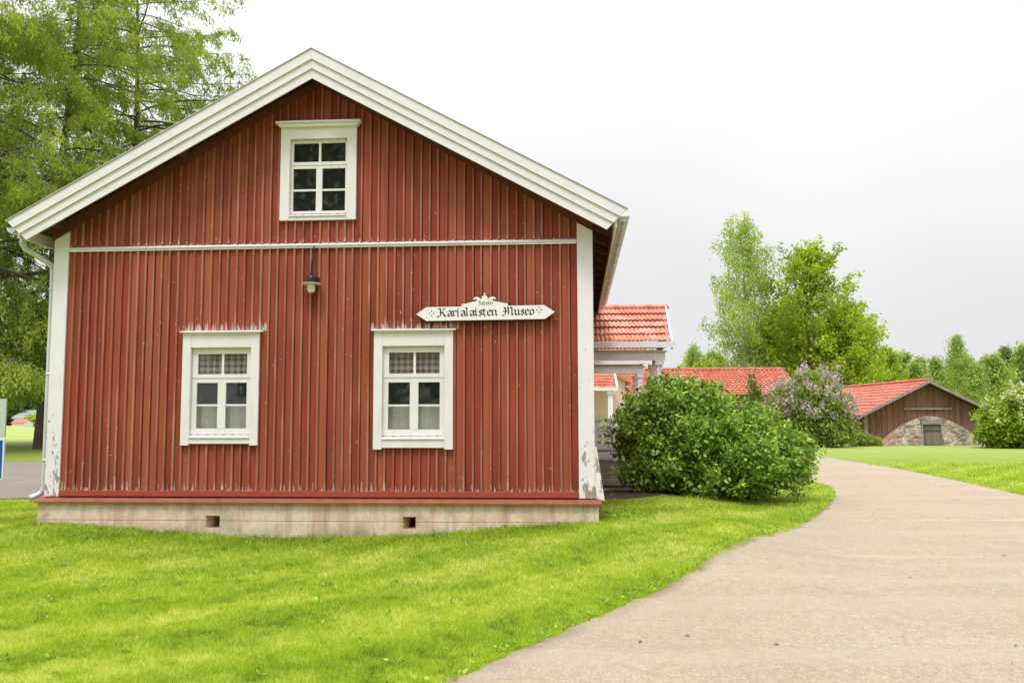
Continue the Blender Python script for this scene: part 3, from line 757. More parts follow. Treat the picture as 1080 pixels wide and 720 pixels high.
# ------------------------------------------------------------------ museum name board
SX, SZ, K = 1.407, 2.985, .002023
sgn = empty('name_board', to_world(2.337, -.07)+(2.985,), HA+0.0)
tag(sgn, 'white pointed name board with black gothic lettering beside the ground floor window', 'sign')
sgn.rotation_euler = (0, R(-.35), HA)
U = lambda x: (x-540)*K
Zs = lambda y: (205-y)*K
half = [(0, 66), (6, 74), (3, 84), (14, 90), (20, 102), (22, 114), (34, 100), (50, 94), (66, 96), (76, 108), (73, 112), (58, 108), (48, 118), (62, 124), (140, 140), (149, 140), (154, 148), (154, 157), (398, 157), (466, 204), (398, 249)]
pts = [(533-(-x), y) for x, y in half]; ptsL = [(533-x*(.985 if y > 150 else 1), y) for x, y in half[1:]][::-1]
poly = [(U(x), Zs(y)) for x, y in (ptsL+pts)]            # runs left tip .. right
poly = poly[::-1]
def tri_prism(name, poly, y0, y1, matn, parent, scale=1):
    from mathutils.geometry import tessellate_polygon
    P = [(x*scale, z*(1+(scale-1)*3)) for x, z in poly]; tr = tessellate_polygon([[Vector((x, z, 0)) for x, z in P]])
    m = MB(); n = len(P); vs = [(x, y0, z) for x, z in P]+[(x, y1, z) for x, z in P]
    m.add(vs, [t for t in tr]+[tuple(i+n for i in t[::-1]) for t in tr]+[(i, (i+1) % n, (i+1) % n+n, i+n) for i in range(n)])
    return m.build(name, matn, parent)
tri_prism('board', poly, -.028, -.006, 'signwhite', sgn)
arrow = [(U(72), Zs(206)), (U(136), Zs(163)), (U(936), Zs(157)), (U(1008), Zs(203)), (U(934), Zs(256)), (U(136), Zs(258))]
m = MB(); m.prism_y(arrow[::-1], -.004, .022); m.build('backing_board', 'black', sgn)
for xx in (-.55, .55): m = MB(); m.box(xx-.02, xx+.02, .023, .045, -.07, .07); m.build('bracket', 'black', sgn)
GL = {
 'K': (.95, [[(-.12, 1.28), (.02, 1.42), (.16, 1.30), (.16, .15), (.02, .0)], [(.2, .72), (.42, 1.0), (.52, 1.34), (.66, 1.28)], [(.24, .75), (.48, .55), (.62, .12), (.8, .02)], [(-.22, .06), (-.02, -.03), (.18, .10)]]),
 'M': (1.28, [[(-.22, .02), (-.05, -.05), (.12, .2), (.16, .7), (.14, 1.2), (-.04, 1.38)], [(.16, 1.18), (.38, 1.42), (.5, 1.2), (.5, .1)], [(.5, 1.18), (.74, 1.42), (.9, 1.2), (.9, .18), (1.04, .03)], [(-.12, .68), (.36, .68)]]),
 'J': (.5, [[(-.05, 1.28), (.12, 1.42), (.38, 1.32)], [(.26, 1.3), (.26, .1), (.1, -.2), (-.1, -.25)]]),
 'a': (.66, [[(.04, .82), (.2, .97), (.44, .82), (.44, .16), (.57, .04)], [(.42, .55), (.08, .42), (.07, .14), (.22, .03), (.42, .2)]]),
 'r': (.5, [[(-.1, .93), (.02, .82), (.02, .16), (.14, .04)], [(.04, .78), (.22, .97), (.38, .86)]]),
 'j': (.36, [[(-.1, .93), (.04, .82), (.04, -.1), (-.14, -.32)], [(.02, 1.28), (.08, 1.2)]]),
 'l': (.36, [[(-.08, 1.46), (.03, 1.36), (.03, .16), (.15, .04)]]),
 'i': (.36, [[(-.1, .93), (.03, .82), (.03, .16), (.15, .04)], [(.0, 1.26), (.06, 1.18)]]),
 's': (.54, [[(.4, .84), (.22, .97), (.05, .78), (.38, .28), (.22, .04), (.0, .16)]]),
 't': (.44, [[(.03, 1.2), (.03, .16), (.16, .03), (.28, .12)], [(-.12, .9), (.24, .9)]]),
 'e': (.54, [[(.4, .17), (.22, .03), (.03, .2), (.03, .78), (.22, .97), (.4, .76), (.08, .48)]]),
 'n': (.66, [[(-.1, .93), (.02, .82), (.02, .16), (.12, .04)], [(.04, .78), (.26, .97), (.42, .82), (.42, .16), (.55, .04)]]),
 'u': (.66, [[(-.1, .93), (.02, .82), (.02, .2), (.2, .03), (.40, .2)], [(.32, .93), (.42, .82), (.42, .16), (.55, .04)]]),
 'o': (.62, [[(.22, .97), (.03, .78), (.03, .2), (.22, .03), (.44, .22), (.44, .78), (.22, .97)]]),
}
def gothic(text, x0, x1, base, xh, nib, name, parent, yl):
    m = MB(); tot = sum(GL[c][0] if c != ' ' else .5 for c in text); sx = (x1-x0)/tot; cx = x0; a = R(38)
    nx_, nz_ = math.cos(a)*nib/2, math.sin(a)*nib/2; cnt = 0
    for c in text:
        if c == ' ': cx += .5*sx; continue
        wd, strokes = GL[c]
        for st in strokes:
            for p, q in zip(st, st[1:]):
                A = (cx+p[0]*sx, base+p[1]*xh); B = (cx+q[0]*sx, base+q[1]*xh)
                cs = [(A[0]-nx_, A[1]-nz_), (A[0]+nx_, A[1]+nz_), (B[0]+nx_, B[1]+nz_), (B[0]-nx_, B[1]-nz_)]
                yy = yl-.00012*(cnt % 7); cnt += 1
                m.add([(u, yy, v) for u, v in cs], [(0, 1, 2, 3)])
                m.add([(A[0]-nx_, yy-.0001, A[1]-nz_), (A[0]+.0013, yy-.0001, A[1]-nz_), (A[0]+nx_, yy-.0001, A[1]+nz_), (A[0]-.0013, yy-.0001, A[1]+nz_)], [(0, 1, 2, 3)])
        cx += wd*sx
    return m.build(name, 'ink', parent)
gothic('Karjalaisten', U(228), U(622), Zs(221), 38*K, 10.5*K, 'lettering', sgn, -.0295)
gothic('Museo', U(664), U(868), Zs(220), 38*K, 10.5*K, 'lettering', sgn, -.0295)
gothic('Jutein', U(492), U(592), Zs(149), 19*K, 4.5*K, 'lettering', sgn, -.0295)
m = MB()
for cx_, cy_ in ((178, 199), (895, 189)):
    for dx, dz in ((0, 15), (0, -15), (15, 0), (-15, 0)):
        c = (U(cx_+dx), Zs(cy_+dz)); r_ = 5.5*K; m.add([(c[0]-r_, -.0295, c[1]), (c[0], -.0295, c[1]-r_), (c[0]+r_, -.0295, c[1]), (c[0], -.0295, c[1]+r_)], [(0, 1, 2, 3)])
m.build('ornament', 'ink', sgn)

# ------------------------------------------------------------------ info sign at the left edge
isg = empty('information_sign', (-7.35, 12.0, float(terr(-7.35, 12.0))), R(8))
tag(isg, 'information sign with pale upper panel and blue lower panel at the left edge', 'sign')
m = MB(); m.box(-.45, .46, -.02, .02, 1.20, 1.72); m.build('panel', 'greenish', isg, bevel=.004)
m = MB(); m.box(-.45, .46, -.02, .02, .63, 1.18); m.build('panel', 'signwhite', isg, bevel=.004)
m = MB(); m.box(-.43, .44, -.024, -.021, .65, 1.16); m.build('blue_panel', 'blue', isg)
for xx in (-.35, .2): m = MB(); m.tube([(xx, .05, -.3), (xx, .05, 1.75)], .025, 10); m.build('post', 'metal', isg)

# ------------------------------------------------------------------ trees
def tubes_mesh(paths, name, matn, parent, k=5):
    m = MB()
    for P, r_ in paths: m.tube(P, r_, k if r_[0] < .12 else 10, 0, random.random()*.5, False)
    return m.build(name, matn, parent, smooth=True)
def leaf_cloud(name, pos, size, matn, parent, tint, aspect=.5, hang=0, updir=.5, rg=None):
    """one folded leaf (two triangles as one quad) at every position"""
    n = len(pos); rg = rg or rng
    d = rg.standard_normal((n, 3)); d[:, 2] -= hang*1.5; d /= np.linalg.norm(d, axis=1)[:, None]+1e-9
    up = rg.standard_normal((n, 3)); up[:, 2] += updir*2; s = np.cross(d, up); s /= np.linalg.norm(s, axis=1)[:, None]+1e-9
    nr = np.cross(s, d); L_ = size*(.6+.8*rg.random(n))[:, None]; W_ = L_*aspect*.5
    a = pos; b = pos+d*L_*.45+s*W_+nr*W_*.3; c = pos+d*L_; e_ = pos+d*L_*.45-s*W_+nr*W_*.3
    V_ = np.stack([a, b, c, e_], 1).reshape(-1, 3)
    return npmesh(name, V_, 4, n, matn, tint, parent)
def unit(v): return v/(np.linalg.norm(v)+1e-9)
def grow(height, base_r, limbs, t0, shape, radius, elev, droop, sub, sublen, twig_hang, lean=(0, 0), wob=.25, seed=1, nanch=7, fork=None):
    rg = np.random.default_rng(seed); paths = []; anch = []
    n = 14; T = []
    for i in range(n):
        u = i/(n-1); T.append(np.array([lean[0]*u+wob*math.sin(u*5+seed)*u, lean[1]*u+wob*math.cos(u*4+seed)*u, height*u-.3*(i == 0)]))
    rad = [base_r*(1-u*.93)**.9*(1.25 if u == 0 else 1) for u in np.linspace(0, 1, n)]
    paths.append(([tuple(p) for p in T], rad)); T = np.array(T)
    for i in range(limbs):
        u = t0+(1-t0)*((i+rg.random())/limbs)**.9; u = min(u, .985)
        f = u*(n-1); k = int(f); p0 = T[k]*(1-f+k)+T[min(k+1, n-1)]*(f-k)
        az_ = i*2.399963+rg.normal()*.4; el_ = R(elev(u)+rg.normal()*8)
        Ln = radius*shape((u-t0)/(1-t0))*(.7+.45*rg.random()); 
        d = np.array([math.cos(az_)*math.cos(el_), math.sin(az_)*math.cos(el_), math.sin(el_)])
        m_ = 7; P = [p0]
        for j in range(m_):
            d = unit(d+np.array([rg.normal()*.10, rg.normal()*.10, droop(j/m_)+rg.normal()*.05])); P.append(P[-1]+d*Ln/m_)
        P = np.array(P); r0 = max(.012, min(base_r*.33, Ln*.014)*(1-.5*u)); paths.append(([tuple(p) for p in P], list(np.linspace(r0, .006, m_+1))))
        ns = max(3, int(sub*Ln)); tb = rg.random()
        for q in range(ns):
            w_ = .12+.88*(q+rg.random())/ns; f = w_*m_; k = min(int(f), m_-1); b0 = P[k]*(1-f+k)+P[k+1]*(f-k); dd = unit(P[k+1]-P[k])
            sd_ = unit(np.cross(dd, [0, 0, 1])); s_ = 1 if q % 2 else -1
            d2 = unit(dd*.75+sd_*s_*(.8+.3*rg.normal())+np.array([0, 0, rg.normal()*.25-.1*twig_hang])); L2 = sublen*Ln*(1.05-.75*w_)*(.6+.8*rg.random())+.25
            Q = [b0]
            for j in range(4):
                d2 = unit(d2+np.array([rg.normal()*.13, rg.normal()*.13, rg.normal()*.08-twig_hang*.22])); Q.append(Q[-1]+d2*L2/4)
            Q = np.array(Q); paths.append(([tuple(p) for p in Q], [max(.008, r0*.35), .009, .007, .006, .004]))
            ta = .35*tb+.65*rg.random()
            for j in range(nanch):
                v = (.15+.85*(j+rg.random())/nanch)*4; k2 = min(int(v), 3); anch.append((*(Q[k2]*(1-v+k2)+Q[k2+1]*(v-k2)), ta))
    return paths, np.array(anch), rg
def tree(name, loc, label, cat, group, spec, leafmat, barkmat, per, sig, lsize, aspect, hang, rz=0, twig=5):
    paths, an, rg = grow(**spec)
    t = empty(name, loc, rz); tag(t, label, cat, group)
    tubes_mesh(paths, 'trunk', barkmat, t, 4)
    n = len(an)*per; base = np.repeat(an, per, 0); off = rg.standard_normal((n, 3))*sig; off[:, 2] -= np.abs(rg.standard_normal(n))*hang*sig*2
    leaf_cloud('crown', base[:, :3]+off, lsize, leafmat, t, base[:, 3]*.7+.3*rg.random(n), aspect, hang, rg=rg)
    return t
gz = lambda x, y: float(terr(x, y))
lshape = lambda u: (1-u)**.5*(.75+.25*min(1, u*5))
larch = dict(height=27, base_r=.31, limbs=95, t0=.15, shape=lshape, radius=8.6, elev=lambda u: -4+22*u, droop=lambda s: (-.10 if s < .5 else .12), sub=1.9, sublen=.36, twig_hang=.8, lean=(1.0, 0), seed=3, nanch=13)
GL_ = 'larches beyond the gravel yard'
lar1 = tree('larch_tree', (-22.3, 42, .1), 'larch with its trunk foot visible just left of the red house downpipe', 'tree', GL_, larch, 'larch', 'bark', 8, .11, .22, .24, .9)
larch2 = dict(larch, seed=11, lean=(-.4, .5), limbs=118, radius=12.5, height=29, t0=.14)
lar2 = tree('larch_tree', (-21.0, 48, .0), 'larch rising right behind the left roof slope of the red house', 'tree', GL_, larch2, 'larch', 'bark', 8, .11, .22, .24, .9)
lar3 = copy_tree(lar2); lar3.location = (-25.5, 37.5, 0); lar3.rotation_euler = (0, 0, 2.1); lar3['label'] = 'leftmost larch, its crown cut by the left edge of the photo'
lar4 = copy_tree(lar1); lar4.location = (-31, 50, 0); lar4.rotation_euler = (0, 0, 4.0); lar4.scale = (.95, .95, .9); lar4['label'] = 'larch farthest back, low crown showing through beside the downpipe'

Y_ = 72; PXM = 930.
def at(px, Y): return (px-540)/PXM*Y
bsh = lambda u: max(.12, math.sin(math.pi*min(1, .15+u*.80)))**.6*(1-.30*u)
birch = dict(height=17.6, base_r=.2, limbs=64, t0=.12, shape=bsh, radius=5.0, elev=lambda u: 42+20*u, droop=lambda s: -.17*s, sub=2.6, sublen=.42, twig_hang=1.6, seed=5, nanch=9, wob=.35)
tree('birch_tree', (at(785, Y_), Y_, 0), 'tall slender birch with drooping twigs, highest tree behind the long roof', 'tree', 'trees behind the long roof', birch, 'birch', 'birchbark', 4, .15, .21, .5, 1.2)
msh = lambda u: math.sin(math.pi*min(1, .2+u*.8))**.6*(1-.25*u)
maple = dict(height=14.6, base_r=.22, limbs=52, t0=.14, shape=msh, radius=6.6, elev=lambda u: 40+25*u, droop=lambda s: .03, sub=1.6, sublen=.4, twig_hang=.2, seed=9, nanch=4, wob=.3)
tree('maple_tree', (at(852, Y_), Y_-1, 0), 'yellow green maple with open airy crown, right of the tall birch', 'tree', 'trees behind the long roof', maple, 'maple', 'bark', 9, .20, .27, .7, .1)
broad = dict(height=10.5, base_r=.2, limbs=48, t0=.1, shape=msh, radius=4.6, elev=lambda u: 30+35*u, droop=lambda s: .0, sub=2.2, sublen=.42, twig_hang=.3, seed=14, nanch=5)
tree('broadleaf_tree', (at(908, Y_), Y_+2, 0), 'rounded lower tree between the maple and the barn roof', 'tree', 'trees behind the long roof', broad, 'maple', 'bark', 9, .24, .28, .65, .2)
small = dict(height=7.2, base_r=.09, limbs=30, t0=.1, shape=bsh, radius=2.2, elev=lambda u: 45+20*u, droop=lambda s: -.12*s, sub=2.6, sublen=.4, twig_hang=1.2, seed=21, nanch=7)
tree('birch_tree', (at(736, Y_), Y_+2, 0), 'small young birch left of the tall birch, above the long roof', 'tree', 'trees behind the long roof', small, 'birch', 'birchbark', 7, .14, .2, .5, .8)
fill = dict(height=9.5, base_r=.14, limbs=44, t0=.08, shape=msh, radius=3.7, elev=lambda u: 30+35*u, droop=lambda s: .0, sub=2.2, sublen=.42, twig_hang=.4, seed=31, nanch=5)
f1 = tree('broadleaf_tree', (at(822, Y_), Y_+3, 0), 'bright low tree filling the gap between the birch and the maple', 'tree', 'trees behind the long roof', fill, 'maple', 'bark', 8, .24, .28, .65, .2)
f5 = copy_tree(f1); f5.location = (at(832, Y_+6), Y_+6, 0); f5.rotation_euler = (0, 0, 3.3); f5.scale = (1.1, 1.1, 1.2); f5['label'] = 'leafy tree behind the maple, its crown joining the birch and the maple'
f6 = copy_tree(f1); f6.location = (at(889, Y_+6), Y_+6, 0); f6.rotation_euler = (0, 0, 5.3); f6.scale = (1.05, 1.05, 1.12); f6['label'] = 'tree stepping down to the right behind the maple'
f2 = copy_tree(f1); f2.location = (at(765, Y_), Y_+5, 0); f2.rotation_euler = (0, 0, 2); f2.scale = (.8, .8, .72); f2['label'] = 'low green tree at the foot of the tall birch'
f3 = copy_tree(f1); f3.location = (at(884, Y_), Y_-2, 0); f3.rotation_euler = (0, 0, 4); f3.scale = (.95, .95, .95); f3['label'] = 'bushy bright green tree behind the lilac'
f4 = copy_tree(f1); f4.location = (at(934, 82), 82, 0); f4.rotation_euler = (0, 0, 1); f4.scale = (.8, .8, .8); f4['label'] = 'green tree over the left end of the barn roof'

# far wood on the right: trees one can tell apart
fA = dict(height=8.2, base_r=.11, limbs=34, t0=.12, shape=bsh, radius=2.5, elev=lambda u: 40+25*u, droop=lambda s: -.06, sub=1.8, sublen=.42, twig_hang=.8, seed=41, nanch=4)
fS = dict(height=9.4, base_r=.13, limbs=46, t0=.1, shape=lambda u: (1-u)**.9+.03, radius=2.2, elev=lambda u: -6+25*u, droop=lambda s: -.02, sub=2.2, sublen=.35, twig_hang=.6, seed=43, nanch=5)
fP = dict(height=9.6, base_r=.10, limbs=22, t0=.5, shape=bsh, radius=1.5, elev=lambda u: 20+30*u, droop=lambda s: .0, sub=2.4, sublen=.4, twig_hang=.2, seed=47, nanch=5)
GW = 'trees of the wood behind the barn'
va = tree('birch_tree', (at(952, 98), 98, 0), 'soft pale green birch of the wood above the left part of the barn roof', 'tree', GW, fA, 'wood_far', 'birchbark', 9, .24, .30, .6, .6)
vb = tree('spruce_tree', (at(1062, 100), 100, 0), 'dark pointed conifer of the wood above the cream flowered bush', 'tree', GW, fS, 'spruce', 'bark', 8, .18, .32, .4, .5)
vc = tree('pine_tree', (at(1009, 92), 92, 0), 'bare stemmed pine sticking up above the wood behind the barn ridge', 'tree', GW, fP, 'wood_far', 'birchbark', 9, .2, .26, .4, .2)
def far(src, px, Y, s, rz, label, grp=GW):
    o = copy_tree(src); o.location = (at(px, Y), Y, 0); o.scale = (s*1.05, s*1.05, s); o.rotation_euler = (0, 0, rz); o['label'] = label; o['group'] = grp; return o
for a in [(va, 962, 90, .82, 5.6, 'short dense birch just above the ridge of the barn'), (va, 1012, 108, 1.1, 3.6, 'birch of the wood directly behind the pine'), (va, 1066, 112, 1.15, 1.9, 'birch of the wood behind the pointed conifer'), (va, 1030, 90, .8, .7, 'short dense birch above the right slope of the barn roof'), (va, 945, 99, .9, 1.6, 'birch of the wood just left of the barn roof ridge'), (va, 1052, 92, .92, 2.6, 'low leafy birch in front of the pointed conifer'), (va, 972, 96, .92, 1, 'pale birch of the wood right over the barn gable peak'), (va, 990, 104, .98, 2.2, 'round headed birch just right of the barn gable peak'),
          (va, 1022, 98, .95, 3.1, 'leafy birch of the wood right of the bare stemmed pine'), (va, 1043, 106, 1.02, 4.2, 'light green birch between the pine and the pointed conifer'),
          (va, 1078, 96, 1.08, 5.2, 'tall rounded birch of the wood at the right edge'), (va, 1098, 104, 1.0, .5, 'birch of the wood cut by the right edge of the photo'),
          (vb, 1036, 118, .95, .9, 'narrow conifer showing between two birches right of the pine'), (vb, 966, 116, .82, 2.9, 'conifer tip showing behind the birches over the barn roof'),
          (vb, 1000, 114, .86, 1.9, 'dark conifer behind the pine stem'), (va, 936, 108, .8, 3.9, 'pale birch low behind the green tree at the barn end')]:
    far(*a)
# far trees on the left, beyond the field
GF = 'trees at the far side of the field'
labs = ['broad dark tree at the far field edge next to the info sign', 'tree of the far edge behind the pale shed', 'pale tree of the far edge between shed and grey roof', 'large round tree above the grey roofed house', 'tree of the far edge behind the larch trunk', 'distant tree seen right of the larch trunk', 'far tree at the left border above the info sign']
fd = dict(height=15, base_r=.25, limbs=44, t0=.08, shape=msh, radius=6.0, elev=lambda u: 25+40*u, droop=lambda s: .0, sub=1.4, sublen=.42, twig_hang=.3, seed=53, nanch=4)
v0 = None
for i, (px, Y, s) in enumerate([(8, 175, .85), (22, 190, .9), (32, 182, .7), (44, 180, .85), (60, 186, .85), (78, 178, .8), (-12, 176, .9)]):
    if v0 is None: v0 = tree('broadleaf_tree', (at(px, Y), Y, 0), labs[0], 'tree', GF, fd, 'deep', 'bark', 14, .5, .7, .7, .3); v0.scale = (s, s, s)
    else: far(v0, px, Y, s, i*1.3, labs[i], GF)

# unseen trees added behind the viewer so the panes reflect something dark
GB = 'unseen trees added behind the viewer for the pane reflections'
for i, (xq, yq, s_) in enumerate([(-15, -22, 1.15), (-8, -26, 1.25), (-1, -23, 1.2), (7, -27, 1.3), (14, -23, 1.15)]):
    o = copy_tree(v0); o.location = (xq, yq, 0); o.scale = (s_*.9, s_*.9, s_); o.rotation_euler = (0, 0, i*1.7); o['group'] = GB; o['label'] = ['leftmost', 'second from the left', 'middle', 'second from the right', 'rightmost'][i]+' of five unseen leafy trees added behind the viewer for dark window reflections'

# ------------------------------------------------------------------ shrubs
def shrub(name, loc, lobes, nclus, per, csig, lsize, leafmat, label, cat, aspect=.55, flower=None, stems=14, seed=1, hang=.2, group=None, tintz=0, sprays=0):
    rg = np.random.default_rng(seed); t = empty(name, loc); tag(t, label, cat, group)
    lb = np.array(lobes, float); vol = lb[:, 3]*lb[:, 4]*lb[:, 5]; w_ = vol**.75; w_ /= w_.sum()
    k = rg.choice(len(lb), nclus, p=w_); d = rg.standard_normal((nclus, 3)); d /= np.linalg.norm(d, axis=1)[:, None]
    bump_ = 1+.13*np.sin(d[:, 0]*7+k)*np.sin(d[:, 2]*6+2*k)+.10*rg.standard_normal(nclus)+.22*(rg.random(nclus) < .06)
    r_ = (.45+.55*rg.random(nclus)**.45)*bump_
    c_ = lb[k, :3]+d*lb[k, 3:6]*r_[:, None]; ok = c_[:, 2] > .06; c_ = c_[ok]; d = d[ok]
    if sprays:
        o_ = np.where(r_[ok] > .9)[0]; o_ = rg.choice(o_, min(sprays, len(o_)), replace=False); ex = []
        for q in o_:
            dd = d[q]+np.array([0, 0, .55])+rg.standard_normal(3)*.25; dd /= np.linalg.norm(dd); ln = rg.uniform(.12, .42)
            for st in range(4): dd = dd+np.array([0, 0, -.08]); ex.append(c_[q]+dd*ln*(st+1)/4)
        c_ = np.vstack([c_, np.array(ex)])
    n = len(c_)*per; base = np.repeat(c_, per, 0); tb = np.repeat(rg.random(len(c_)), per)
    pos = base+rg.standard_normal((n, 3))*csig; pos[:, 2] = np.maximum(pos[:, 2], .03)
    m = MB()
    for i in range(stems):
        a = rg.random()*6.28; j = rg.integers(len(c_)); e_ = c_[j]; b = np.array([lb[:, 0].mean()+.35*math.cos(a)*lb[:, 3].mean(), lb[:, 1].mean()+.35*math.sin(a), -.1]); b[0] = b[0]*.5+e_[0]*.5
        mid = (b+e_)/2+np.array([0, 0, .2]); m.tube([tuple(b), tuple(mid), tuple(e_)], [.022, .014, .006], 5, 0, .3, False)
    m.build('stems', 'bark', t)
    leaf_cloud('foliage', pos, lsize, leafmat, t, tb*.68+.32*rg.random(n), aspect, hang, .8, rg=rg)
    if flower:
        fm, nf, fs, fper, zmin = flower
        cand = c_[(c_[:, 2] > zmin) & (c_[:, 1] < lb[:, 1].mean()+.4) & (np.r_[r_[ok], np.zeros(len(c_)-ok.sum())] > .88)]; cand = cand[rg.choice(len(cand), min(nf, len(cand)), replace=False)]
        cen = lb[:, :3].mean(0); oo = cand-cen; oo /= np.linalg.norm(oo, axis=1)[:, None]; cand = cand+oo*.28
        fb = np.repeat(cand, fper, 0)+rg.standard_normal((len(cand)*fper, 3))*np.array([fs*.45, fs*.45, fs*.8])
        leaf_cloud('flowers', fb, .10, fm, t, rg.random(len(fb)), .9, 0, rg=rg)
    return t
shrub('large_bush', (0, 0, .12), [(2.85, 17.30, 1.09, 0.70, 0.90, 0.85), (3.35, 17.00, 1.13, 0.85, 1.00, 0.90), (4.15, 17.00, 0.83, 0.95, 1.10, 0.81), (5.00, 17.20, 0.65, 0.62, 0.80, 0.54), (2.45, 17.50, 1.26, 0.32, 0.50, 0.50), (3.80, 16.30, 0.52, 1.10, 0.70, 0.50), (2.75, 16.70, 0.48, 0.55, 0.60, 0.50),
       (3.00, 17.00, 1.74, 0.42, 0.50, 0.34), (3.65, 17.20, 1.78, 0.45, 0.50, 0.27), (4.55, 16.90, 1.26, 0.45, 0.50, 0.38), (5.45, 17.00, 0.87, 0.32, 0.40, 0.29), (5.20, 16.70, 0.48, 0.50, 0.40, 0.32), (4.10, 16.00, 0.78, 0.40, 0.35, 0.32), (3.20, 16.10, 0.96, 0.40, 0.40, 0.36), (3.65, 16.00, 1.17, 0.35, 0.30, 0.27)],
      2500, 17, .075, .088, 'bush', 'large dense green bush covering the porch corner beside the driveway', 'bush', stems=30, seed=4, aspect=.62, sprays=170)
YL = 46
cx = at(851, YL)
shrub('lilac_bush', (cx, YL, 0), [(0, 0, 2.1, 1.75, 1.5, 1.65), (-1.1, .2, 1.3, 1.3, 1.3, 1.2), (1.0, .1, 1.5, 1.35, 1.3, 1.45), (.9, -.2, .8, 1.5, 1.2, .8), (.3, 0, 3.0, 1.0, .9, .9), (-.9, .1, 2.4, .9, .9, .9)],
      3000, 12, .13, .15, 'lilac', 'flowering lilac bush with pale purple panicles left of the barn', 'bush', flower=('lilacflower', 170, .16, 22, 1.5), stems=24, seed=6)
cx = at(1068, 44)
shrub('flowering_bush', (cx, 44, 0), [(-.2, 0, 1.3, 1.5, 1.3, 1.25), (1.0, .1, 1.35, 1.4, 1.3, 1.35), (-1.0, .1, .8, .75, .9, .75), (-.7, 0, 1.35, .6, .6, .6), (.5, 0, 2.1, .9, .8, .9), (2.0, 0, 1.5, 1.0, 1, 1.4)],
      2600, 12, .12, .17, 'yellowbush', 'bright yellow green bush with cream flower heads right of the barn', 'bush', flower=('creamflower', 190, .14, 18, 1.3), stems=16, seed=8)
shrub('low_shrub', (at(921, 47.4), 47.4, 0), [(0, 0, .15, .3, .3, .25), (-.8, 0, .3, .5, .35, .35)], 260, 10, .09, .13, 'lilac', 'low dark shrub at the left wall corner of the barn', 'bush', stems=6, seed=9)
shrub('young_shrub', (at(795, 34), 34, 0), [(0, 0, 2.2, .3, .3, 1.0), (0, 0, 1.2, .35, .35, .9)], 180, 9, .08, .13, 'deep', 'slender young shrub poking up behind the large bush before the long roof', 'bush', stems=6, seed=10)
shrub('garden_shrub', (at(655, 40), 40, 0), [(-1.5, 0, .9, 1.6, .6, .75), (1.0, 0, 1.0, 1.6, .6, .8)], 700, 10, .1, .14, 'yellowbush', 'yellow green garden shrub seen through the porch above the railing', 'bush', stems=8, seed=12)
shrub('field_shrub', (at(38, 156), 156, 0), [(0, 0, .9, 1.6, 1.2, 1.1)], 220, 12, .3, .5, 'birch', 'round pale shrub out on the field between white shed and grey roof', 'bush', stems=4, seed=13)
shrub('field_shrub', (at(4, 185), 185, 0), [(0, 0, 1.6, 4, 1.5, 1.6), (5, 0, 1.2, 3, 1.5, 1.2)], 400, 12, .3, .5, 'deep', 'dark low thicket at the far edge of the field by the info sign', 'bush', stems=4, seed=15)

# ------------------------------------------------------------------ long outbuilding with red roof
YB_ = 57; bx0, bx1 = at(640, YB_), at(850, YB_)
LB = empty('long_outbuilding', ((bx0+bx1)/2, YB_, 0)); tag(LB, 'long low outbuilding with bright red tiled roof behind the large bush', 'building')
hl = (bx1-bx0)/2; m = MB(); xx = -hl+.2
while xx < hl-.2: m.box(xx, xx+.19, .8, .84, 0, 2.95, 0, random.random()); xx += .195
m.prism_x([(.85, 0), (8, 0), (8, 2.95), (4.3, 4.6), (.85, 2.95)], -hl+.2, hl-.2); m.build('wall', 'barnwood', LB)
for s_ in (0, 1):
    P0 = (-hl, .4, 2.98) if s_ == 0 else (-hl, 8.4, 2.98); tile_slope(P0, (2*hl, 0, 0), (0, 4.0 if s_ == 0 else -4.0, 1.85), 10, 11, .3, .03, .05, 'roof', 'tile', LB)
m = MB(); m.tube([(-hl, 4.4, 4.88), (hl, 4.4, 4.88)], .11, 8); m.build('ridge_tiles', 'tile', LB)
m = MB(); m.box(-hl, hl, .36, .39, 2.83, 2.97); m.build('fascia', 'dark_wood', LB)

# ------------------------------------------------------------------ pale house beyond, seen through the porch
PH = empty('pale_house', (4.0, 48, 0)); tag(PH, 'pale pink plastered house with tiled porch roof seen through the white porch', 'house')
m = MB(); m.prism_y([(-6, 0), (2.35, 0), (2.35, 3.6), (-1.8, 5.6), (-6, 3.6)], 1.6, 8); m.build('wall', 'plaster', PH)
m = MB()
for s_ in (-1, 1):
    P = [(-1.8, 5.75), (-1.8+s_*4.5, 3.5), (-1.8+s_*4.5, 3.42), (-1.8, 5.66)]
    if s_ > 0: P = P[::-1]
    m.prism_y(P, 1.3, 8.3)
m.build('roof', 'tile', PH)
tile_slope((-3, -1.0, 3.12), (4.5, 0, 0), (0, 1.3, .85), 10, 5, .25, .02, .04, 'porch_roof', 'tile', PH)
tile_slope((-3, 1.6, 3.12), (4.5, 0, 0), (0, -1.3, .85), 10, 5, .25, .02, .04, 'porch_roof', 'tile', PH)
m = MB(); m.box(-3, 1.55, -1.07, -1.03, 2.98, 3.15); m.build('fascia', 'cream', PH)
m = MB(); m.prism_x([(-1.05, 3.0), (.3, 3.85), (1.65, 3.0), (1.65, 3.2), (.3, 4.1), (-1.05, 3.2)], 1.56, 1.66); m.build('bargeboard', 'white_clean', PH)
for cx_ in (-2.9, 1.25):
    m = MB(); m.box(cx_-.13, cx_+.13, -.9, -.64, 0, 2.8); m.box(cx_-.2, cx_+.2, -.97, -.57, 2.8, 2.97); m.build('column', 'white_clean', PH)

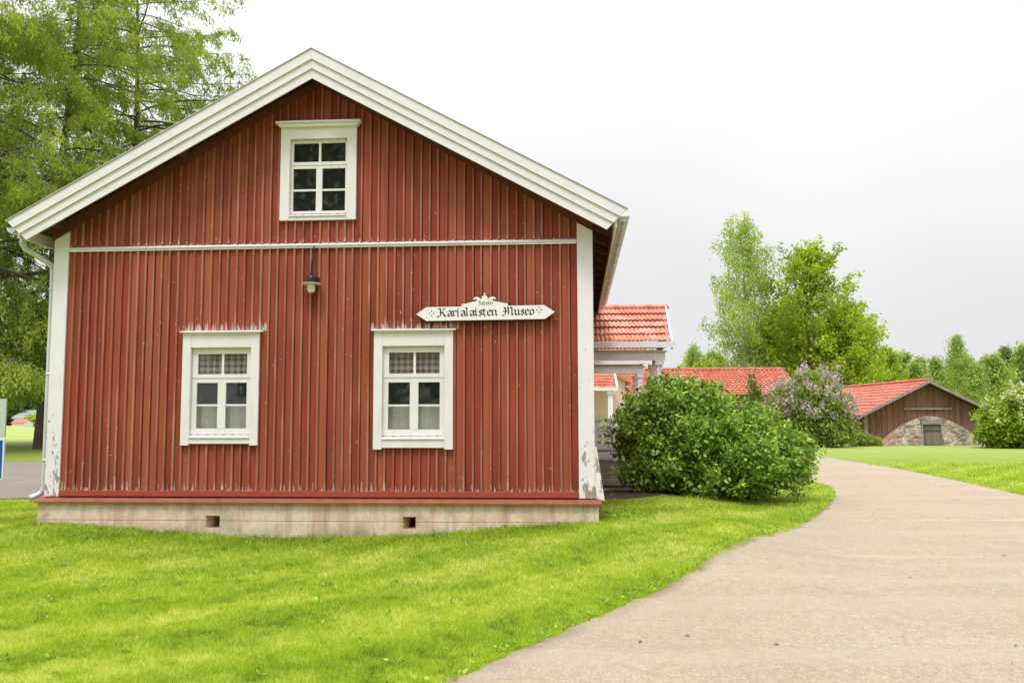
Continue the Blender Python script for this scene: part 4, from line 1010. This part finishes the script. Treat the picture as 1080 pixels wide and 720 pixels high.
# ------------------------------------------------------------------ barn over a stone cellar
YBn = 48.5; BX = at(975.5, YBn)
BN = empty('barn', (BX, YBn, 0)); tag(BN, 'brown board barn with red tiled roof over a fieldstone cellar front', 'barn')
hw = 3.40; eh = 1.72; pk_ = 3.40; m = MB(); xx = -hw
sl = (pk_-eh)/hw
arcz = lambda x: 1.58-1.58*(abs((x-.12)/2.95))**1.75 if abs(x-.12) < 2.95 else 0
k = 0
while xx < hw-.01:
    x2 = min(xx+.155, hw); zt0, zt1 = pk_-sl*abs(xx), pk_-sl*abs(x2); lo = max(0.02, min(arcz(xx), arcz(x2))-.1); k += 1
    yy = .0 if k % 2 else .022
    if xx < 0 < x2: m.prism_y([(xx, lo), (x2, lo), (x2, zt1), (0, pk_), (xx, zt0)], yy, .07, 0, random.random()**1.5)
    else: m.prism_y([(xx, lo), (x2, lo), (x2, zt1), (xx, zt0)], yy, .07, 0, random.random()**1.5)
    xx = x2+.003
m.prism_y([(-hw-.02, 0), (-hw+.16, 0), (-hw+.16, eh-.02), (-hw-.02, eh-.1)], -.03, -.002, 1, .8)
m.build('gable_wall', ['barnwood', 'greywood'], BN)
m = MB()
for sx in (-1, 1): m.box(min(sx*hw, sx*(hw-.1)), max(sx*hw, sx*(hw-.1)), .08, 15, 0, eh-.05)
m.box(-hw, hw, 15, 15.1, 0, eh); m.build('side_wall', 'barnwood', BN)
for sx in (-1, 1):
    e = hw+.42; tile_slope((sx*e, -.5, pk_-sl*e+.10), (0, 15.9, 0), (-sx*e, 0, sl*e), 10, 10, .28, .03, .045, 'roof', 'tile', BN)
m = MB(); m.tube([(0, -.5, pk_+.16), (0, 15.4, pk_+.16)], .10, 8); m.build('ridge_tiles', 'tile', BN)
for sx in (-1, 1):
    e = hw+.45; P = [(0, pk_+.14), (sx*e, pk_+.14-sl*e), (sx*e, pk_-.02-sl*e), (0, pk_-.02)]
    if sx > 0: P = P[::-1]
    m = MB(); m.prism_y(P, -.56, -.51); m.build('bargeboard', 'greywood', BN)
    P = [(0, pk_+.06), (sx*e, pk_+.06-sl*e), (sx*e, pk_+.02-sl*e), (0, pk_+.02)]
    if sx > 0: P = P[::-1]
    m = MB(); m.prism_y(P, -.505, 15.3); m.build('roof_boarding', 'dark_wood', BN)
m = MB(); m.box(-1.28, 1.38, -.09, -.003, 1.94, 2.03); m.build('cross_beam', 'greywood', BN)
# stone front: arched outline, door opening, bulging face
m = MB(); dx0, dx1, dz = -.44, .66, 1.14; nxx = 60; nzz = 14
def bul(x, z):
    r_ = math.sin(x*5.1+z*3)*.03+math.sin(x*11+z*9+1)*.02; return -.45-.12*z*0+r_+.25*(z/1.7)
cols = sorted(set(list(np.linspace(-2.82, 3.06, nxx))+[dx0, dx1]))
for a, b in zip(cols, cols[1:]):
    for j in range(nzz):
        def Q(x, f):
            top = max(arcz(x), .02); lo = dz+.22 if (a >= dx0-1e-6 and b <= dx1+1e-6) else -.05
            z = lo+(max(top, lo+.01)-lo)*f; return (x, bul(x, z), z)
        m.add([Q(a, j/nzz), Q(b, j/nzz), Q(b, (j+1)/nzz), Q(a, (j+1)/nzz)], [(0, 1, 2, 3)])
    ta, tb_ = Q(a, 1), Q(b, 1); m.add([ta, tb_, (b, .0, tb_[2]), (a, .0, ta[2])], [(0, 1, 2, 3)])
for xq in (dx0, dx1): m.add([(xq, -.42, -.05), (xq, .3, -.05), (xq, .3, dz+.22), (xq, -.3, dz+.22)], [(0, 1, 2, 3)])
m.build('stone_front', 'stone', BN)
m = MB(); m.box(dx0, dx1, -.38, -.22, dz+.002, dz+.22); m.box(dx0, dx0+.07, -.36, -.2, 0, dz); m.box(dx1-.07, dx1, -.36, -.2, 0, dz); m.build('door_frame', 'greywood', BN)
m = MB()
for i in range(5): m.box(dx0+.075+i*.19, dx0+.075+i*.19+.185, -.26, -.23, .03, dz-.02, 0, random.random())
m.box(dx0+.08, dx1-.08, -.275, -.262, .75, .84); m.build('door', mat_wood('dark_grey_door_wood', (.055, .05, .048), (.12, .11, .105)), BN)

# ------------------------------------------------------------------ houses across the field
F1 = empty('white_shed', (at(21, 150), 150, 0)); tag(F1, 'tiny low white shed with faded red roof far across the field', 'shed')
m = MB(); m.prism_x([(0, 0), (6, 0), (6, 1.3), (3, 2.2), (0, 1.3)], -2.0, 2.0); m.build('wall', 'white_clean', F1)
m = MB(); m.prism_x([(-.4, 1.2), (3, 2.25), (3, 2.4), (-.4, 1.35)], -2.3, 2.3); m.prism_x([(3, 2.25), (6.4, 1.2), (6.4, 1.35), (3, 2.4)], -2.3, 2.3); m.build('roof', 'tile', F1); F1.scale = (.5, .5, .6)
F2 = empty('grey_roofed_house', (at(32, 172), 172, 0)); tag(F2, 'distant pale house with grey roof beyond the field left of the larch trunk', 'house')
m = MB(); m.prism_x([(0, 0), (8, 0), (8, 1.6), (4, 3.0), (0, 1.6)], -2.8, 3.5); m.build('wall', 'white_clean', F2)
m = MB(); m.prism_x([(-.5, 1.5), (4, 3.1), (4, 3.3), (-.5, 1.7)], -3.1, 3.8); m.prism_x([(4, 3.1), (8.5, 1.5), (8.5, 1.7), (4, 3.3)], -3.1, 3.8); m.build('roof', 'greyroof', F2)
m = MB(); m.box(-1.2, -.3, -.04, -.003, .5, 1.3); m.build('window', 'black', F2); m = MB(); m.box(.8, 1.7, -.04, -.003, .5, 1.3); m.build('window', 'black', F2)

# ------------------------------------------------------------------ soil and weeds along the side wall
bs = MB(); lp = [to_world(3.86, .2), to_world(5.3, 2.6), to_world(6.6, 5.5), to_world(6.0, 8.3), to_world(3.9, 8.3)]
SA = np.array([to_world(3.80, v) for v in np.linspace(.6, 8.4, 30)]); SB = np.array([to_world(3.98+1.9*math.sin(max(0, min(1, (v-2.6)/4))*1.3)*1.0+.1*math.sin(v*5), v) for v in np.linspace(.6, 8.4, 30)])
soil = sheet(SB, SA, 8, .008, 'soil_bed', 'soil')

# ------------------------------------------------------------------ grass blades
def vnoise(x, y, sc, seed):
    r_ = np.random.default_rng(seed).random((257, 257)); o = 0; a = .5; tot = 0
    for k in range(4):
        u, v = x*sc+31.7*k+400, y*sc+17.3*k+400; i, j = np.floor(u).astype(int), np.floor(v).astype(int); fu, fv = u-i, v-j; fu = fu*fu*(3-2*fu); fv = fv*fv*(3-2*fv); i %= 256; j %= 256
        o = o+a*((r_[i, j]*(1-fu)+r_[i+1, j]*fu)*(1-fv)+(r_[i, j+1]*(1-fu)+r_[i+1, j+1]*fu)*fv); tot += a; a *= .55; sc *= 2.1
    return np.clip((o/tot-.5)*1.8+.5, 0, 1)
def grass(n, ymin, ymax, hfun, name, seed):
    rg = np.random.default_rng(seed)
    # density falls with distance
    u = rg.random(n); y = 1/(1/ymin-(1/ymin-1/ymax)*u)
    x = (rg.random(n)*1.24-.62)*y
    ex_ = .05*(vnoise(x, y, 5, 12)-.35)+.0*x; ok = ~(inside(x+ex_, y+ex_, road_poly) & inside(x+.06, y-.0, road_poly)*True) if False else ~inside(x+.22*(vnoise(x, y, 3.5, 12)-.62), y, road_poly); lx, ly = to_local(x, y)
    ok &= ~((lx > -3.86) & (lx < 3.84) & (ly > -.07)); ok &= ~((lx > -3.9) & (lx < 3.82) & (ly > -.075))
    ok &= ~((y > 15.6) & (lx < -3.8))
    ok &= ~((lx > 3.7) & (lx < 5.4) & (ly > 3.2))
    x, y, lx, ly = x[ok], y[ok], lx[ok], ly[ok]; n = len(x); z = terr(x, y)
    ang = R(47); s_ = -x*math.sin(ang)+y*math.cos(ang); al = x*math.cos(ang)+y*math.sin(ang)
    stripe = (np.sin((s_+1.1*(vnoise(x, y, .35, 4)-.5))*2*math.pi/1.3)*.5+.5)*(.35+.65*vnoise(x, y, .7, 9))
    patch = vnoise(x, y, .6, 1); patch2 = vnoise(x, y, 2.2, 2); patch3 = vnoise(x, y, 8, 3); warp = vnoise(x, y, .35, 4)
    # mown lanes lie over, paler; darker lush growth by the wall and verges
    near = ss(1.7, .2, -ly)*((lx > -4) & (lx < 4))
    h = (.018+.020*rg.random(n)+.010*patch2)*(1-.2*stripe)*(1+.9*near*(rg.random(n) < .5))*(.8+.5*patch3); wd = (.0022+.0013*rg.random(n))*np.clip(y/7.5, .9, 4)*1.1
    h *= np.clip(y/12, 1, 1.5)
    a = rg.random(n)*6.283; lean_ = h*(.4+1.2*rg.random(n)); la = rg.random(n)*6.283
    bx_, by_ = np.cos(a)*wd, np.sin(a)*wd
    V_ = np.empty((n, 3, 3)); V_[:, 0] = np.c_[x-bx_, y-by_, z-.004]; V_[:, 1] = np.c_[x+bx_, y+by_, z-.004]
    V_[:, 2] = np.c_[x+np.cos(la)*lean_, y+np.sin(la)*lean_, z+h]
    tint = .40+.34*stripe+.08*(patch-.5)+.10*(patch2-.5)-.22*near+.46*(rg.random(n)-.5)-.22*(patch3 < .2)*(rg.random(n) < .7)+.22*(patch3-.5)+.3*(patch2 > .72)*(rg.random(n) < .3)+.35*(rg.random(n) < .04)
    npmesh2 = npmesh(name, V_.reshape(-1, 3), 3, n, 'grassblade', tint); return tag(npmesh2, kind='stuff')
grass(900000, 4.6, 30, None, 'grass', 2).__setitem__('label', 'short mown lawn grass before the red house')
# broadleaf weeds: rosettes scattered over the lawn and along wall and road edge
rg = np.random.default_rng(77); P = []
for i in range(260):
    y = rg.uniform(5, 16); x = rg.uniform(-.6, .6)*y; P.append((x, y))
for i in range(60): P.append(to_world(rg.uniform(-3.9, 4.1), -.12-abs(rg.normal())*.08))
for i in range(60): P.append(to_world(rg.uniform(3.9, 4.6), rg.uniform(-.2, 1.6)))
for i in rg.integers(130, 560, 160): P.append(tuple(A_[i]+np.array([-abs(rg.normal())*.14, rg.normal()*.1])))
P = np.array(P); ok = ~inside(P[:, 0], P[:, 1], road_poly); l0, l1 = to_local(P[:, 0], P[:, 1]); ok &= ~((abs(l0) < 3.86) & (l1 > -.1)); P = P[ok]
rep = 7; B0 = np.repeat(np.c_[P, terr(P[:, 0], P[:, 1])+.025], rep, 0)+rg.standard_normal((len(P)*rep, 3))*np.array([.03, .03, .008])
wd_ = leaf_cloud('weeds', B0, .042, 'weed', None, rg.random(len(B0)), .5, -.2, 1.5, rg=rg); tag(wd_, 'small broadleaf weeds scattered in the lawn and verge', kind='stuff')
# loose little stones on the gravel
rg = np.random.default_rng(15); n = 26000; y = 1/(1/4.9-(1/4.9-1/22)*rg.random(n)); x = rg.uniform(-.1, .62, n)*y; ok = inside(x, y, road_poly)
dens = vnoise(x, y, 1.1, 21); ok &= rg.random(n) < .12+.9*(dens > .55); x, y = x[ok], y[ok]; n = len(x); r_ = (.0025+.0045*rg.random(n)**3)*np.clip(y/8, 1, 2); a = rg.random(n)*6.28
T4 = np.array([[0, 1, 2], [0, 2, 3], [0, 3, 4], [0, 4, 1]]); zz_ = terr(x, y)+.013
pv = np.stack([np.c_[x, y, zz_+r_*.9]]+[np.c_[x+np.cos(a+k*1.571)*r_*(.7+.6*rg.random(n)), y+np.sin(a+k*1.571)*r_*(.7+.6*rg.random(n)), zz_] for k in range(4)], 1)
V5 = pv.reshape(-1, 3); F5 = (np.arange(n)[:, None, None]*5+T4[None]).reshape(-1)
st_ = npmesh('loose_stones', V5, 3, n*4, 'pebble', np.repeat(rg.random(n), 4), faces=F5); tag(st_, 'loose small stones on the gravel driveway', kind='stuff')
# stray dry leaves and twigs on the gravel
rg = np.random.default_rng(5); n = 46; y = rg.uniform(5.5, 22, n); x = rg.uniform(.1, .58, n)*y; ok = inside(x, y, road_poly)
for xq, yq in list(zip(x[ok], y[ok])):
    m = MB(); s_ = rg.uniform(.012, .03); a = rg.random()*6.28; c_, d_ = math.cos(a), math.sin(a)
    m.add([(-c_*s_, -d_*s_, .002), (d_*s_*.5, -c_*s_*.5, .008), (c_*s_, d_*s_, .004), (-d_*s_*.5, c_*s_*.5, .009)], [(0, 1, 2, 3)], 0, .2)
    o = m.build('fallen_leaf', 'bark', None); o.location = (xq, yq, .016); tag(o, 'small dry brown leaf lying on the gravel driveway', 'leaf', 'dry leaves on the driveway')
